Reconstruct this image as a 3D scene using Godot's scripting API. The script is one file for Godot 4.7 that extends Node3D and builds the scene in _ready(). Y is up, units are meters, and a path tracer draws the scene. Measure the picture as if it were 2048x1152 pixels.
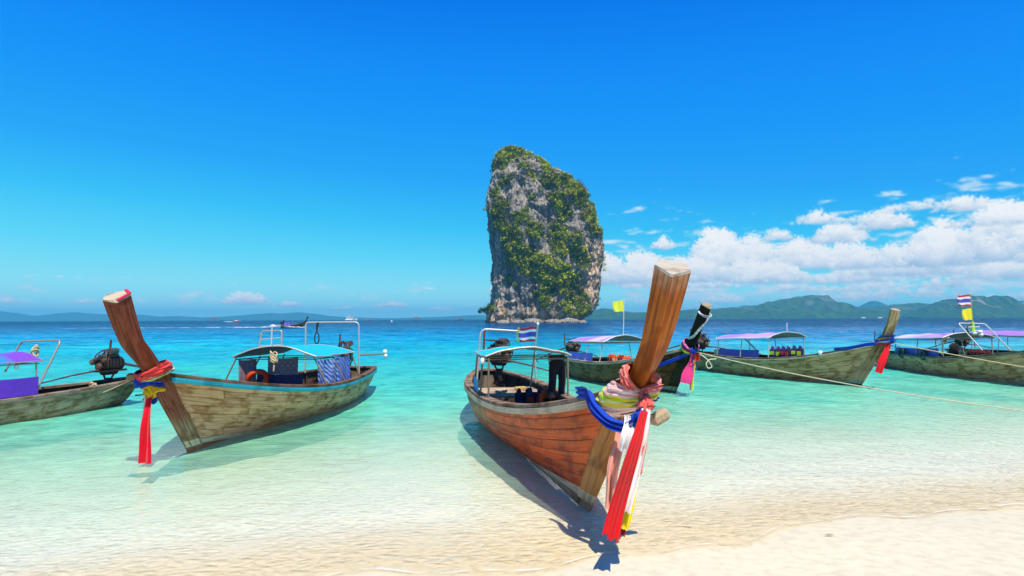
extends Node3D

# A tropical beach with longtail boats moored bow-in, a limestone stack in the sea behind them.
# x right, y up, the camera looks along -z; the still water level is y = 0.

var M := {}
var rng := RandomNumberGenerator.new()
var noise_a := FastNoiseLite.new()
var noise_b := FastNoiseLite.new()
var noise_c := FastNoiseLite.new()

# ------------------------------------------------------------------ mesh collector
class MB:
	var v := PackedVector3Array()
	var n := PackedVector3Array()
	var uv := PackedVector2Array()
	var c := PackedColorArray()
	var ix := PackedInt32Array()
	var col := Color(1, 1, 1)
	var uo := Vector2.ZERO

	func put(p: Vector3, nn: Vector3, u: Vector2, cc: Color) -> int:
		v.append(p); n.append(nn); uv.append(u + uo); c.append(cc)
		return v.size() - 1

	func tri(a: int, b: int, d: int) -> void:
		var g := (v[b] - v[a]).cross(v[d] - v[a])
		if g.dot(n[a] + n[b] + n[d]) > 0.0:
			ix.append(a); ix.append(d); ix.append(b)
		else:
			ix.append(a); ix.append(b); ix.append(d)

	# smooth sheet through rows of points; cols may hold a colour per vertex
	func sheet(rows: Array, closed := false, flip := false, cols: Array = []) -> void:
		var nr := rows.size()
		var nc: int = rows[0].size()
		var base := v.size()
		var vlen := PackedFloat32Array(); vlen.resize(nc)
		for i in nr:
			var row: PackedVector3Array = rows[i]
			var ulen := 0.0
			for j in nc:
				var pu: Vector3 = rows[mini(i + 1, nr - 1)][j] - rows[maxi(i - 1, 0)][j]
				var jp := (j + 1) % nc if closed else mini(j + 1, nc - 1)
				var jm := (j - 1 + nc) % nc if closed else maxi(j - 1, 0)
				if closed and j == 0: jm = nc - 2
				if closed and j == nc - 1: jp = 1
				var pv: Vector3 = row[jp] - row[jm]
				var nn := pu.cross(pv)
				nn = nn.normalized() if nn.length_squared() > 1e-16 else Vector3.UP
				if flip: nn = -nn
				if j > 0: ulen += row[j].distance_to(row[j - 1])
				if i > 0: vlen[j] += row[j].distance_to(rows[i - 1][j])
				put(row[j], nn, Vector2(vlen[j], ulen), cols[i][j] if cols else col)
		for i in nr - 1:
			for j in nc - 1:
				var a := base + i * nc + j
				tri(a, a + 1, a + nc + 1)
				tri(a, a + nc + 1, a + nc)

	func flat(pts: Array, out: Vector3) -> void:
		var base := v.size()
		var nn: Vector3 = (pts[1] - pts[0]).cross(pts[2] - pts[0]).normalized()
		if nn.dot(out) < 0.0: nn = -nn
		var ax: Vector3 = (pts[1] - pts[0]).normalized()
		var ay := nn.cross(ax)
		for p in pts:
			var d: Vector3 = p - pts[0]
			put(p, nn, Vector2(d.dot(ax), d.dot(ay)), col)
		for k in range(1, pts.size() - 1):
			tri(base, base + k, base + k + 1)

	func box(at: Vector3, size: Vector3, b := Basis(), bev := 0.0) -> void:
		var h := size * 0.5
		var e := minf(bev, minf(h.x, minf(h.y, h.z)) * 0.6)
		var axes := [Vector3(1, 0, 0), Vector3(0, 1, 0), Vector3(0, 0, 1)]
		for a in 3:
			var a1 := (a + 1) % 3
			var a2 := (a + 2) % 3
			for s in [-1.0, 1.0]:
				var q := []
				for k in [[-1, -1], [1, -1], [1, 1], [-1, 1]]:
					var p := Vector3.ZERO
					p[a] = s * h[a]; p[a1] = k[0] * (h[a1] - e); p[a2] = k[1] * (h[a2] - e)
					q.append(at + b * p)
				flat(q, b * (axes[a] * s))
		if e <= 0.0: return
		for a in 3:
			var a1 := (a + 1) % 3
			var a2 := (a + 2) % 3
			for s1 in [-1.0, 1.0]:
				for s2 in [-1.0, 1.0]:
					var q := []
					for k in [[-1, 0], [1, 0], [1, 1], [-1, 1]]:
						var p := Vector3.ZERO
						p[a] = k[0] * (h[a] - e)
						p[a1] = s1 * (h[a1] - (e if k[1] == 1 else 0.0))
						p[a2] = s2 * (h[a2] - (e if k[1] == 0 else 0.0))
						q.append(at + b * p)
					flat(q, b * (axes[a1] * s1 + axes[a2] * s2))
		for sx in [-1.0, 1.0]:
			for sy in [-1.0, 1.0]:
				for sz in [-1.0, 1.0]:
					flat([at + b * Vector3(sx * h.x, sy * (h.y - e), sz * (h.z - e)), at + b * Vector3(sx * (h.x - e), sy * h.y, sz * (h.z - e)), at + b * Vector3(sx * (h.x - e), sy * (h.y - e), sz * h.z)], b * Vector3(sx, sy, sz))

	func bar(p: Vector3, q: Vector3, w: float, t: float, up := Vector3.UP, bev := 0.004) -> void:
		var x := (q - p).normalized()
		var z := x.cross(up).normalized()
		if z.length() < 0.5: z = Vector3(0, 0, 1)
		box((p + q) * 0.5, Vector3(p.distance_to(q), t, w), Basis(x, z.cross(x), z), bev)

	# round pipe along a path; r is a number or one radius per point
	func tube(path: Array, r, sides := 6, squash := 1.0) -> void:
		var m := path.size()
		var t0: Vector3 = (path[1] - path[0]).normalized()
		var side := t0.cross(Vector3.UP)
		side = side.normalized() if side.length() > 0.05 else t0.cross(Vector3(0, 0, 1)).normalized()
		var rows := []
		for i in m:
			var t: Vector3 = (path[mini(i + 1, m - 1)] - path[maxi(i - 1, 0)]).normalized()
			side = (side - t * side.dot(t)).normalized()
			var up := side.cross(t)
			var rr: float = r[i] if r is Array else r
			var row := PackedVector3Array()
			for k in sides + 1:
				var a := TAU * k / sides
				row.append(path[i] + side * cos(a) * rr + up * sin(a) * rr * squash)
			rows.append(row)
		var keep := v.size()
		sheet(rows, true)
		# make the normals point away from the axis
		for i in m:
			for k in sides + 1:
				var id := keep + i * (sides + 1) + k
				n[id] = (v[id] - path[i]).normalized()
		for e in [0, m - 1]:
			var fan := []
			for k in sides: fan.append(rows[e][k])
			flat(fan, (path[e] - path[1 if e == 0 else m - 2]))

	func ball(at: Vector3, r: Vector3, rings := 6, segs := 10, rough := 0.0, sd := 1) -> void:
		var rows := []
		var rg := RandomNumberGenerator.new(); rg.seed = sd
		for i in rings + 1:
			var a := PI * i / rings
			var row := PackedVector3Array()
			for k in segs + 1:
				var b := TAU * k / segs
				var f := 1.0 + rough * sin(b * 3.0 + i * 1.7 + sd) * sin(a)
				row.append(at + Vector3(sin(a) * cos(b) * r.x, cos(a) * r.y, sin(a) * sin(b) * r.z) * f)
			rows.append(row)
		var keep := v.size()
		sheet(rows, true)
		for id in range(keep, v.size()):
			var d := v[id] - at
			n[id] = Vector3(d.x / (r.x * r.x), d.y / (r.y * r.y), d.z / (r.z * r.z)).normalized()

	# a polygon swept along points with its own side and up vector at each; hard edges, closed ends
	func sweep(pts: Array, sd: Array, up: Array, polys: Array, cols: Array = []) -> void:
		var m := pts.size()
		var np: int = polys[0].size()
		for e in np:
			var rows := []
			var cc := []
			for i in m:
				var row := PackedVector3Array()
				for k in [e, (e + 1) % np]:
					var q: Vector2 = polys[i][k]
					row.append(pts[i] + sd[i] * q.x + up[i] * q.y)
				rows.append(row)
				if cols: cc.append([cols[i], cols[i]])
			var keep := v.size()
			sheet(rows, false, false, cc)
			# outward: away from the middle of the polygon
			var mid := Vector3.ZERO
			for q in polys[0]: mid += pts[0] + sd[0] * q.x + up[0] * q.y
			mid /= np
			if n[keep].dot(v[keep] + v[keep + 1] - mid * 2.0) < 0.0:
				for id in range(keep, v.size()): n[id] = -n[id]
		for e in [0, m - 1]:
			var fan := []
			for q in polys[e]: fan.append(pts[e] + sd[e] * q.x + up[e] * q.y)
			var kc := col
			if cols: col = cols[e]
			flat(fan, pts[e] - pts[1 if e == 0 else m - 2])
			col = kc

	func fix() -> void:
		for k in range(0, ix.size(), 3):
			var a := ix[k]; var b := ix[k + 1]; var d := ix[k + 2]
			if (v[b] - v[a]).cross(v[d] - v[a]).dot(n[a] + n[b] + n[d]) > 0.0:
				ix[k + 1] = d; ix[k + 2] = b

	func mesh() -> ArrayMesh:
		fix()
		var a := []
		a.resize(Mesh.ARRAY_MAX)
		a[Mesh.ARRAY_VERTEX] = v; a[Mesh.ARRAY_NORMAL] = n; a[Mesh.ARRAY_TEX_UV] = uv; a[Mesh.ARRAY_TEX_UV2] = uv
		a[Mesh.ARRAY_COLOR] = c; a[Mesh.ARRAY_INDEX] = ix
		var m := ArrayMesh.new()
		m.add_surface_from_arrays(Mesh.PRIMITIVE_TRIANGLES, a)
		return m

# ------------------------------------------------------------------ nodes
func obj(called: String, mb: MB, mat: Material, parent: Node = self) -> MeshInstance3D:
	var o := MeshInstance3D.new()
	o.name = called
	o.mesh = mb.mesh()
	o.material_override = null
	o.mesh.surface_set_material(0, mat)
	parent.add_child(o, true)
	return o

func base_node(called: String, parent: Node = self) -> Node3D:
	var o := Node3D.new()
	o.name = called
	parent.add_child(o, true)
	return o

func tag(o: Node, label: String, category := "", group := "", kind := "") -> Node:
	if label: o.set_meta("label", label)
	if category: o.set_meta("category", category)
	if group: o.set_meta("group", group)
	if kind: o.set_meta("kind", kind)
	return o

func lin(r: float, g: float, b: float) -> Color:
	return Color(r / 255.0, g / 255.0, b / 255.0).srgb_to_linear()

func rgb(r: float, g: float, b: float) -> Color:
	return Color(r / 255.0, g / 255.0, b / 255.0)

func noise_of(sd: int, freq: float, octaves := 3, kind := FastNoiseLite.TYPE_SIMPLEX_SMOOTH) -> FastNoiseLite:
	var f := FastNoiseLite.new()
	f.seed = sd; f.frequency = freq; f.noise_type = kind
	f.fractal_type = FastNoiseLite.FRACTAL_FBM; f.fractal_octaves = octaves
	return f

func noise_tex(f: FastNoiseLite, w: int, ramp: Array = [], normal := 0.0, h := 0) -> NoiseTexture2D:
	var t := NoiseTexture2D.new()
	t.width = w; t.height = h if h else w
	t.seamless = true; t.seamless_blend_skirt = 0.15
	t.noise = f
	if normal > 0.0:
		t.as_normal_map = true; t.bump_strength = normal
	if ramp:
		var g := Gradient.new()
		var off := PackedFloat32Array(); var cc := PackedColorArray()
		for e in ramp: off.append(e[0]); cc.append(e[1])
		g.offsets = off; g.colors = cc
		t.color_ramp = g
	return t

func plain(c: Color, rough := 0.8, metal := 0.0, vertex := false) -> StandardMaterial3D:
	var m := StandardMaterial3D.new()
	m.albedo_color = c; m.roughness = rough; m.metallic = metal
	m.vertex_color_use_as_albedo = vertex
	return m

func _ready() -> void:
	rng.seed = 20240
	# camera
	var cam := Camera3D.new()
	cam.name = "camera"
	cam.position = Vector3(0, 2.2, 0)
	cam.rotation = Vector3(deg_to_rad(2.733), 0, deg_to_rad(-0.21))
	cam.keep_aspect = Camera3D.KEEP_HEIGHT
	cam.fov = 48.0
	cam.near = 0.1
	cam.far = 40000.0
	add_child(cam)
	cam.current = true
	# sky, exposure, air
	var env := Environment.new()
	env.background_mode = Environment.BG_SKY
	env.sky = Sky.new()
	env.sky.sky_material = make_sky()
	env.background_energy_multiplier = 0.86
	env.tonemap_mode = Environment.TONE_MAPPER_LINEAR
	env.tonemap_exposure = 1.18
	env.sdfgi_enabled = true
	env.ssao_enabled = true
	env.ssil_enabled = true
	env.fog_enabled = true
	env.fog_density = 0.00024
	env.fog_light_color = Color(0.40, 0.84, 1.0)
	var we := WorldEnvironment.new()
	we.name = "world_environment"
	we.environment = env
	add_child(we)
	# sun: high, behind the camera and to its right
	var sun := DirectionalLight3D.new()
	sun.name = "sun"
	sun.light_energy = 1.6
	sun.light_color = Color(1.0, 0.965, 0.91)
	sun.light_angular_distance = 0.5
	sun.shadow_enabled = true
	sun.sky_mode = DirectionalLight3D.SKY_MODE_LIGHT_ONLY
	add_child(sun)
	sun.look_at_from_position(Vector3.ZERO, Vector3(-0.30, -1.98, -1.0), Vector3(0, 0, -1))
	# the place
	make_materials()
	make_shore()
	make_hills()
	make_rock()
	make_boats()
	make_gear()
	make_far_boats()

func make_materials() -> void:
	var grain := noise_tex(noise_of(11, 0.012, 4), 512, [[0.0, Color(0.62, 0.59, 0.56)], [0.35, Color(0.84, 0.83, 0.81)], [0.5, Color(0.97, 0.96, 0.95)], [0.62, Color(0.89, 0.88, 0.86)], [1.0, Color(1, 1, 1)]])
	var grain_h := noise_tex(noise_of(11, 0.012, 4), 512)
	var stain := noise_tex(noise_of(23, 0.012, 5), 512, [[0.0, Color(0.66, 0.58, 0.50)], [0.32, Color(0.83, 0.78, 0.72)], [0.5, Color(0.98, 0.97, 0.95)], [1.0, Color(1, 1, 1)]])
	var speck := noise_tex(noise_of(31, 0.09, 3), 512, [[0.0, Color(0.3, 0.27, 0.24)], [0.33, Color(0.6, 0.56, 0.52)], [0.45, Color(1, 1, 1)], [1.0, Color(1, 1, 1)]])
	for e in [["wood", 0.75, 0.3, Vector3(0.10, 3.6, 1)], ["varnish", 0.42, 0.25, Vector3(0.10, 3.2, 1)]]:
		var m := plain(Color(1, 1, 1), e[1], 0.0, true)
		m.albedo_texture = grain; m.uv1_scale = e[3]
		m.heightmap_enabled = true; m.heightmap_texture = grain_h; m.heightmap_scale = e[2]
		m.detail_enabled = true; m.detail_albedo = stain; m.detail_blend_mode = BaseMaterial3D.BLEND_MODE_MUL
		m.detail_uv_layer = BaseMaterial3D.DETAIL_UV_2; m.uv2_scale = Vector3(0.27, 0.45, 1)
		m.metallic_specular = 0.22
		M[e[0]] = m
	var paint := plain(Color(1, 1, 1), 0.5, 0.0, true)
	paint.detail_enabled = true; paint.detail_albedo = speck; paint.detail_blend_mode = BaseMaterial3D.BLEND_MODE_MUL
	paint.detail_uv_layer = BaseMaterial3D.DETAIL_UV_2; paint.uv2_scale = Vector3(0.9, 3.0, 1)
	paint.albedo_texture = grain; paint.uv1_scale = Vector3(0.2, 1.5, 1)
	M.paint = paint
	var cloth := plain(Color(1, 1, 1), 0.95, 0.0, true)
	cloth.heightmap_enabled = true; cloth.heightmap_texture = noise_tex(noise_of(5, 0.05, 3), 256); cloth.heightmap_scale = 0.25
	cloth.uv1_scale = Vector3(1.2, 6.0, 1)
	cloth.metallic_specular = 0.2
	cloth.rim_enabled = true; cloth.rim = 0.3
	M.cloth = cloth
	var tarp := plain(Color(1, 1, 1), 0.55, 0.0, true)
	tarp.heightmap_enabled = true; tarp.heightmap_texture = noise_tex(noise_of(6, 0.015, 3), 256); tarp.heightmap_scale = 1.2
	tarp.uv1_scale = Vector3(0.9, 0.9, 1)
	tarp.backlight_enabled = true; tarp.backlight = Color(0.25, 0.25, 0.25)
	M.tarp = tarp
	var flag := plain(Color(1, 1, 1), 0.9, 0.0, true)
	flag.backlight_enabled = true; flag.backlight = Color(0.7, 0.7, 0.7)
	M.flag = flag
	var metal := plain(Color(1, 1, 1), 0.42, 0.35, true)
	metal.albedo_texture = speck; metal.uv1_scale = Vector3(2, 2, 1)
	M.metal = metal
	var grease := plain(Color(1, 1, 1), 0.55, 0.25, true)
	grease.albedo_texture = noise_tex(noise_of(41, 0.04, 4), 256, [[0.0, Color(0.35, 0.22, 0.15)], [0.4, Color(0.7, 0.5, 0.4)], [0.55, Color(1, 1, 1)], [1.0, Color(1, 1, 1)]])
	grease.uv1_triplanar = true; grease.uv1_scale = Vector3(5, 5, 5)
	M.grease = grease
	M.rope = plain(Color(1, 1, 1), 0.95, 0.0, true)
	M.plastic = plain(Color(1, 1, 1), 0.4, 0.0, true)
	# beach and sea bed
	var sand := plain(Color(1, 1, 1), 0.95, 0.0, true)
	sand.albedo_texture = noise_tex(noise_of(51, 0.03, 5), 512, [[0.0, Color(0.92, 0.91, 0.89)], [0.5, Color(0.98, 0.975, 0.97)], [1.0, Color(1, 1, 1)]])
	sand.uv1_scale = Vector3(0.35, 0.35, 1)
	sand.heightmap_enabled = true
	sand.heightmap_texture = noise_tex(noise_of(52, 0.02, 4), 512); sand.heightmap_scale = 0.35
	sand.metallic_specular = 0.25
	M.sand = sand
	var bed: StandardMaterial3D = sand.duplicate()
	var net := noise_of(53, 0.020, 1, FastNoiseLite.TYPE_CELLULAR)
	net.fractal_type = FastNoiseLite.FRACTAL_NONE
	net.cellular_return_type = FastNoiseLite.RETURN_DISTANCE2_SUB
	net.domain_warp_enabled = true; net.domain_warp_amplitude = 28.0; net.domain_warp_frequency = 0.012
	bed.heightmap_texture = noise_tex(net, 512)
	bed.heightmap_scale = 3.0
	bed.uv1_scale = Vector3(0.55, 0.8, 1)
	M.seabed = bed
	# sea surface: a clear reflecting sheet
	var water := plain(Color(0.02, 0.16, 0.2, 0.0), 0.04)
	water.transparency = BaseMaterial3D.TRANSPARENCY_ALPHA
	water.metallic_specular = 0.33
	water.normal_enabled = true
	water.normal_texture = noise_tex(noise_of(61, 0.011, 4), 1024, [], 9.0)
	water.normal_scale = 1.2
	water.uv1_scale = Vector3(0.22, 0.30, 1)
	M.water = water
	# the water itself, denser with depth (alpha of the vertex colour)
	var body := plain(Color(1, 1, 1), 1.0, 0.0, true)
	body.transparency = BaseMaterial3D.TRANSPARENCY_ALPHA
	body.metallic_specular = 0.0
	body.normal_enabled = true; body.normal_texture = water.normal_texture; body.normal_scale = 1.5
	body.uv1_scale = Vector3(0.22, 0.30, 1)
	M.body = body
	var foam := plain(Color(1, 1, 1), 1.0, 0.0, true)
	foam.transparency = BaseMaterial3D.TRANSPARENCY_ALPHA
	foam.metallic_specular = 0.1
	M.foam = foam
	# limestone and far land
	var rock := plain(Color(1, 1, 1), 0.95, 0.0, true)
	rock.albedo_texture = noise_tex(noise_of(71, 0.02, 5), 512, [[0.0, Color(0.4, 0.38, 0.37)], [0.42, Color(0.72, 0.71, 0.7)], [0.6, Color(1, 0.99, 0.97)], [1.0, Color(1, 1, 1)]])
	rock.uv1_triplanar = true; rock.uv1_scale = Vector3(0.045, 0.02, 0.045)
	rock.heightmap_enabled = true; rock.heightmap_texture = noise_tex(noise_of(72, 0.025, 5), 512); rock.heightmap_scale = 110.0
	M.rock = rock
	M.land = plain(Color(1, 1, 1), 1.0, 0.0, true)
	M.land.metallic_specular = 0.1
	var leaf := plain(Color(1, 1, 1), 0.8, 0.0, true)
	leaf.backlight_enabled = true; leaf.backlight = Color(0.4, 0.4, 0.4)
	leaf.metallic_specular = 0.15
	M.leaf = leaf

# ------------------------------------------------------------------ sky
func make_sky() -> PanoramaSkyMaterial:
	# air: colour by elevation in degrees, a little deeper and bluer to the right
	var stops := [[-90.0, rgb(70, 150, 200)], [-1.0, rgb(90, 180, 225)], [0.0, rgb(190, 250, 255)], [2.5, rgb(158, 243, 255)], [5.0, rgb(100, 222, 254)], [8.0, rgb(58, 196, 251)], [12.0, rgb(38, 166, 250)], [17.0, rgb(22, 150, 249)], [21.0, rgb(14, 140, 247)], [26.5, rgb(3, 120, 237)], [33.0, rgb(0, 104, 226)], [50.0, rgb(0, 86, 205)], [90.0, rgb(0, 72, 180)]]
	var sh := 720
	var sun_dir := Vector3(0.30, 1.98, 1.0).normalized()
	var small := Image.create(128, sh, false, Image.FORMAT_RGBF)
	for y in sh:
		var el := 90.0 - (y + 0.5) / sh * 180.0
		for x in 128:
			var az := wrapf((x + 0.5) / 128.0 * 360.0, -180.0, 180.0)
			var e2 := el + (clampf(sin(deg_to_rad(az)) * 1.4, -1.0, 1.0) * 2.2 if el > 1.0 else 0.0) * clampf((el - 1.0) / 8.0, 0.0, 1.0) * smoothstep(30.0, 12.0, el)
			var k := 0
			while k < stops.size() - 2 and e2 > stops[k + 1][0]: k += 1
			var t := clampf((e2 - stops[k][0]) / (stops[k + 1][0] - stops[k][0]), 0.0, 1.0)
			var air := (stops[k][1] as Color).lerp(stops[k + 1][1], t)
			# whitish glow round the sun, out of view, added to fill the shadows
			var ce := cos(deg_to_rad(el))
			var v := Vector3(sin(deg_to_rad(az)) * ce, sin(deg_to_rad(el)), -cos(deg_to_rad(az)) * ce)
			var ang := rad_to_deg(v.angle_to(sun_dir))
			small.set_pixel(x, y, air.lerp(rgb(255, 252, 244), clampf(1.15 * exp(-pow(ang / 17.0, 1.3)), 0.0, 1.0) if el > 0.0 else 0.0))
	small.resize(4096, 2048, Image.INTERPOLATE_BILINEAR)
	small.convert(Image.FORMAT_RGB8)
	var im := small
	# clouds: banks of small round puffs, far away ones first
	var rg := RandomNumberGenerator.new()
	rg.seed = 77
	var wob := noise_of(8, 0.045, 4)
	var wob2 := noise_of(9, 0.11, 3)
	# thin streaks low over the whole horizon and over the right-hand bank
	for y in range(1024 - 190, 1024):
		var el := (1024 - y - 0.5) / 2048.0 * 180.0
		for x in 4096:
			var az := wrapf((x + 0.5) / 4096.0 * 360.0, -180.0, 180.0)
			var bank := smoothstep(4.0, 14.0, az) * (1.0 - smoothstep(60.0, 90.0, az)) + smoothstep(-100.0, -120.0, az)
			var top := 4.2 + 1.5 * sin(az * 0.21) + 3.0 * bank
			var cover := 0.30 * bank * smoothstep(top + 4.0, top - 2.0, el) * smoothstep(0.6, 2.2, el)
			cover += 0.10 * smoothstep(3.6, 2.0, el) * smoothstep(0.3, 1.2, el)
			if cover < 0.01: continue
			var d := wob.get_noise_2d(x * 0.35, y * 1.5) * 0.75 + wob2.get_noise_2d(x * 0.5, y * 1.9) * 0.35
			var a := clampf(smoothstep(0.42 - cover * 1.35, 0.75 - cover, d + 0.12), 0.0, 1.0) * 0.8
			if a > 0.01:
				var tone := 0.5 + 0.5 * clampf(wob.get_noise_2d(x * 0.35 + 4.0, (y - 7) * 1.5) * -1.2 + d, -1.0, 1.0)
				im.set_pixel(x, y, im.get_pixel(x, y).lerp(rgb(188, 216, 240).lerp(rgb(246, 249, 252), tone), a))
	# heaps: [azimuth, base elevation, half width, height, number, opacity]
	var heaps := []
	for k in 120:  # random heaps run on behind the camera, added to whiten the ambient light
		heaps.append([rg.randf_range(12, 190), rg.randf_range(1.2, 3.0), rg.randf_range(1.5, 4.0), rg.randf_range(0.4, 1.0), 22, 0.55])
	for k in 90:
		heaps.append([rg.randf_range(9, 190), rg.randf_range(2.6, 4.4), rg.randf_range(1.6, 3.6), rg.randf_range(0.7, 1.7), 34, 0.75])
	# the larger heads that can be told apart
	for e in [[8.2, 3.2, 1.8, 2.6, 70, 0.9], [11.5, 3.3, 2.6, 2.3, 90, 0.95], [13.2, 6.1, 1.1, 0.9, 26, 0.7], [17.6, 4.0, 2.3, 3.5, 120, 1.0], [15.4, 3.3, 2.4, 2.0, 80, 0.9], [20.6, 4.4, 2.2, 2.4, 70, 0.6], [24.2, 4.2, 2.4, 2.4, 90, 0.9], [27.0, 6.0, 2.3, 1.5, 60, 0.75], [30.0, 6.9, 1.9, 1.4, 60, 0.75], [31.0, 3.4, 2.8, 2.0, 90, 0.85], [33.6, 4.0, 2.2, 3.0, 110, 1.0], [35.4, 7.8, 2.3, 1.0, 50, 0.6], [37.8, 4.2, 3.0, 4.0, 140, 1.0], [41.5, 4.0, 3.0, 4.6, 140, 1.0], [46.0, 4.0, 3.4, 3.6, 120, 0.95], [53.0, 3.8, 4.0, 3.4, 120, 0.95], [62.0, 3.8, 4.0, 2.8, 110, 0.95], [72.0, 3.6, 4.0, 2.2, 90, 0.95], [22.4, 6.4, 1.2, 1.0, 34, 0.5], [25.4, 7.6, 1.9, 1.0, 44, 0.6], [28.0, 7.4, 1.6, 0.7, 26, 0.4], [32.2, 8.1, 2.6, 0.7, 40, 0.42], [30.4, 8.0, 1.3, 0.5, 18, 0.3], [36.6, 6.6, 2.6, 1.0, 50, 0.6], [19.6, 3.2, 3.0, 1.6, 80, 0.8], [27.6, 4.0, 3.4, 1.8, 110, 0.8], [22.0, 3.0, 3.2, 1.5, 80, 0.8],
			[-22.4, 1.35, 1.9, 0.95, 60, 0.85], [-19.0, 1.15, 1.0, 0.45, 26, 0.7], [-10.6, 1.15, 1.6, 0.35, 34, 0.75], [-6.5, 0.75, 1.5, 0.3, 26, 0.6], [-1.2, 2.4, 0.9, 0.9, 24, 0.6], [-38.5, 1.25, 2.0, 0.4, 30, 0.4], [-33.5, 1.3, 1.2, 0.3, 18, 0.35], [-14.5, 0.9, 1.4, 0.25, 16, 0.4], [-46, 1.4, 3.0, 0.8, 50, 0.7], [-58, 1.6, 3.4, 0.9, 50, 0.7], [-75, 1.4, 4.0, 1.0, 60, 0.7], [18.0, 1.3, 2.0, 0.4, 24, 0.5], [16.5, 0.8, 2.0, 0.35, 20, 0.5]]:
		heaps.append(e)
	for hp in heaps:
		var cx: float = fposmod(hp[0], 360.0) / 360.0 * 4096.0
		var deg := 4096.0 / 360.0
		var num := int(hp[4] * 1.7)
		for k in num:
			var f: float = float(k) / num
			var px := rg.randfn(0.0, 0.45)
			px = clampf(px, -1.0, 1.0)
			var lim := pow(1.0 - px * px, 0.7)
			var py := (1.0 - f) * lim * rg.randf_range(0.55, 1.0)
			var r: float = (0.16 + 0.20 * rg.randf()) * hp[3] * (0.6 + 0.5 * lim) * deg
			r = clampf(r, 2.0, 7.0)
			var ax: float = cx + px * hp[2] * deg
			var ay: float = 1024.0 - (hp[1] + py * hp[3]) * deg
			var light := clampf(0.40 + 0.70 * py + rg.randf_range(-0.28, 0.20), 0.0, 1.0)
			puff(im, wob2, ax, ay, r, light, hp[5], 1024.0 - hp[1] * deg)
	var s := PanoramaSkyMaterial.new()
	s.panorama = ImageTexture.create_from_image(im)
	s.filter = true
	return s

func puff(im: Image, wob: FastNoiseLite, cx: float, cy: float, r: float, light: float, opacity: float, floor_y: float) -> void:
	var shade := rgb(150, 186, 222)
	var white := rgb(253, 253, 253)
	for y in range(int(cy - r * 1.3), int(cy + r * 1.1) + 1):
		if y < 2 or y > 1023: continue
		for x in range(int(cx - r * 1.5), int(cx + r * 1.5) + 1):
			var dx := (x - cx) / (r * 1.25)
			var dy := (y - cy) / r
			var d := sqrt(dx * dx + dy * dy) + wob.get_noise_2d(x * 3.0, y * 3.0) * 0.70
			if d >= 1.0: continue
			var a := smoothstep(1.0, 0.62, d) * opacity * (1.0 - smoothstep(-0.5 * r, 0.6 * r, y - floor_y))
			if a < 0.01: continue
			var l := clampf(light + (-dy * 0.42 + dx * 0.12) + 0.12, 0.0, 1.0)
			var xx := posmod(x, 4096)
			im.set_pixel(xx, y, im.get_pixel(xx, y).lerp(shade.lerp(white, l), a))

# ------------------------------------------------------------------ beach, sea bed, sea
func offshore(x: float, z: float) -> float:
	# metres seaward of the waterline (z is negative out to sea)
	var d := -z
	var wave := 0.16 * sin(x * 1.1 + 0.6) + 0.09 * sin(x * 2.7 + 2.0) + 0.05 * sin(x * 6.1)
	return (d - 5.90 - 0.30 * x) * 0.957 + wave * clampf(1.0 - absf((d - 5.9 - 0.3 * x)) / 6.0, 0.0, 1.0)

func ground_y(d: float) -> float:
	if d < 0.0: return 0.10 * -d if d > -9.0 else 0.9 + 0.25 * minf(3.0, log(1.0 + (-d - 9.0) * 0.12))
	if d < 12.0: return -0.055 * d
	if d < 60.0: return -0.66 - 0.045 * (d - 12.0)
	return maxf(-14.0, -2.82 - 0.02 * (d - 60.0))

func fan(radii: PackedFloat32Array, angles: PackedFloat32Array) -> PackedVector3Array:
	var p := PackedVector3Array()
	p.resize(radii.size() * angles.size())
	var k := 0
	for r in radii:
		for a in angles:
			p[k] = Vector3(sin(a) * r, 0, -cos(a) * r)
			k += 1
	return p

func fan_mesh(p: PackedVector3Array, nr: int, nc: int, col: PackedColorArray, split := false) -> ArrayMesh:
	var nn := PackedVector3Array(); nn.resize(p.size())
	var uv := PackedVector2Array(); uv.resize(p.size())
	var ix := PackedInt32Array()
	var ix2 := PackedInt32Array()
	for i in nr:
		for j in nc:
			var k := i * nc + j
			var a := p[mini(i + 1, nr - 1) * nc + j] - p[maxi(i - 1, 0) * nc + j]
			var b := p[i * nc + mini(j + 1, nc - 1)] - p[i * nc + maxi(j - 1, 0)]
			var q := a.cross(b).normalized()
			nn[k] = q if q.y > 0.0 else -q
			uv[k] = Vector2(p[k].x, p[k].z)
	for i in nr - 1:
		for j in nc - 1:
			var k := i * nc + j
			for t in [[k, k + 1, k + nc + 1], [k, k + nc + 1, k + nc]]:
				var g := (p[t[1]] - p[t[0]]).cross(p[t[2]] - p[t[0]])
				var order := [t[0], t[2], t[1]] if g.y > 0.0 else [t[0], t[1], t[2]]
				if split and p[k].y < -0.01:
					for q in order: ix2.append(q)
				else:
					for q in order: ix.append(q)
	var arr := []
	arr.resize(Mesh.ARRAY_MAX)
	arr[Mesh.ARRAY_VERTEX] = p; arr[Mesh.ARRAY_NORMAL] = nn; arr[Mesh.ARRAY_TEX_UV] = uv; arr[Mesh.ARRAY_TEX_UV2] = uv
	if col.size(): arr[Mesh.ARRAY_COLOR] = col
	arr[Mesh.ARRAY_INDEX] = ix
	var m := ArrayMesh.new()
	m.add_surface_from_arrays(Mesh.PRIMITIVE_TRIANGLES, arr)
	if split:
		arr[Mesh.ARRAY_INDEX] = ix2
		m.add_surface_from_arrays(Mesh.PRIMITIVE_TRIANGLES, arr)
	return m

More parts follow.
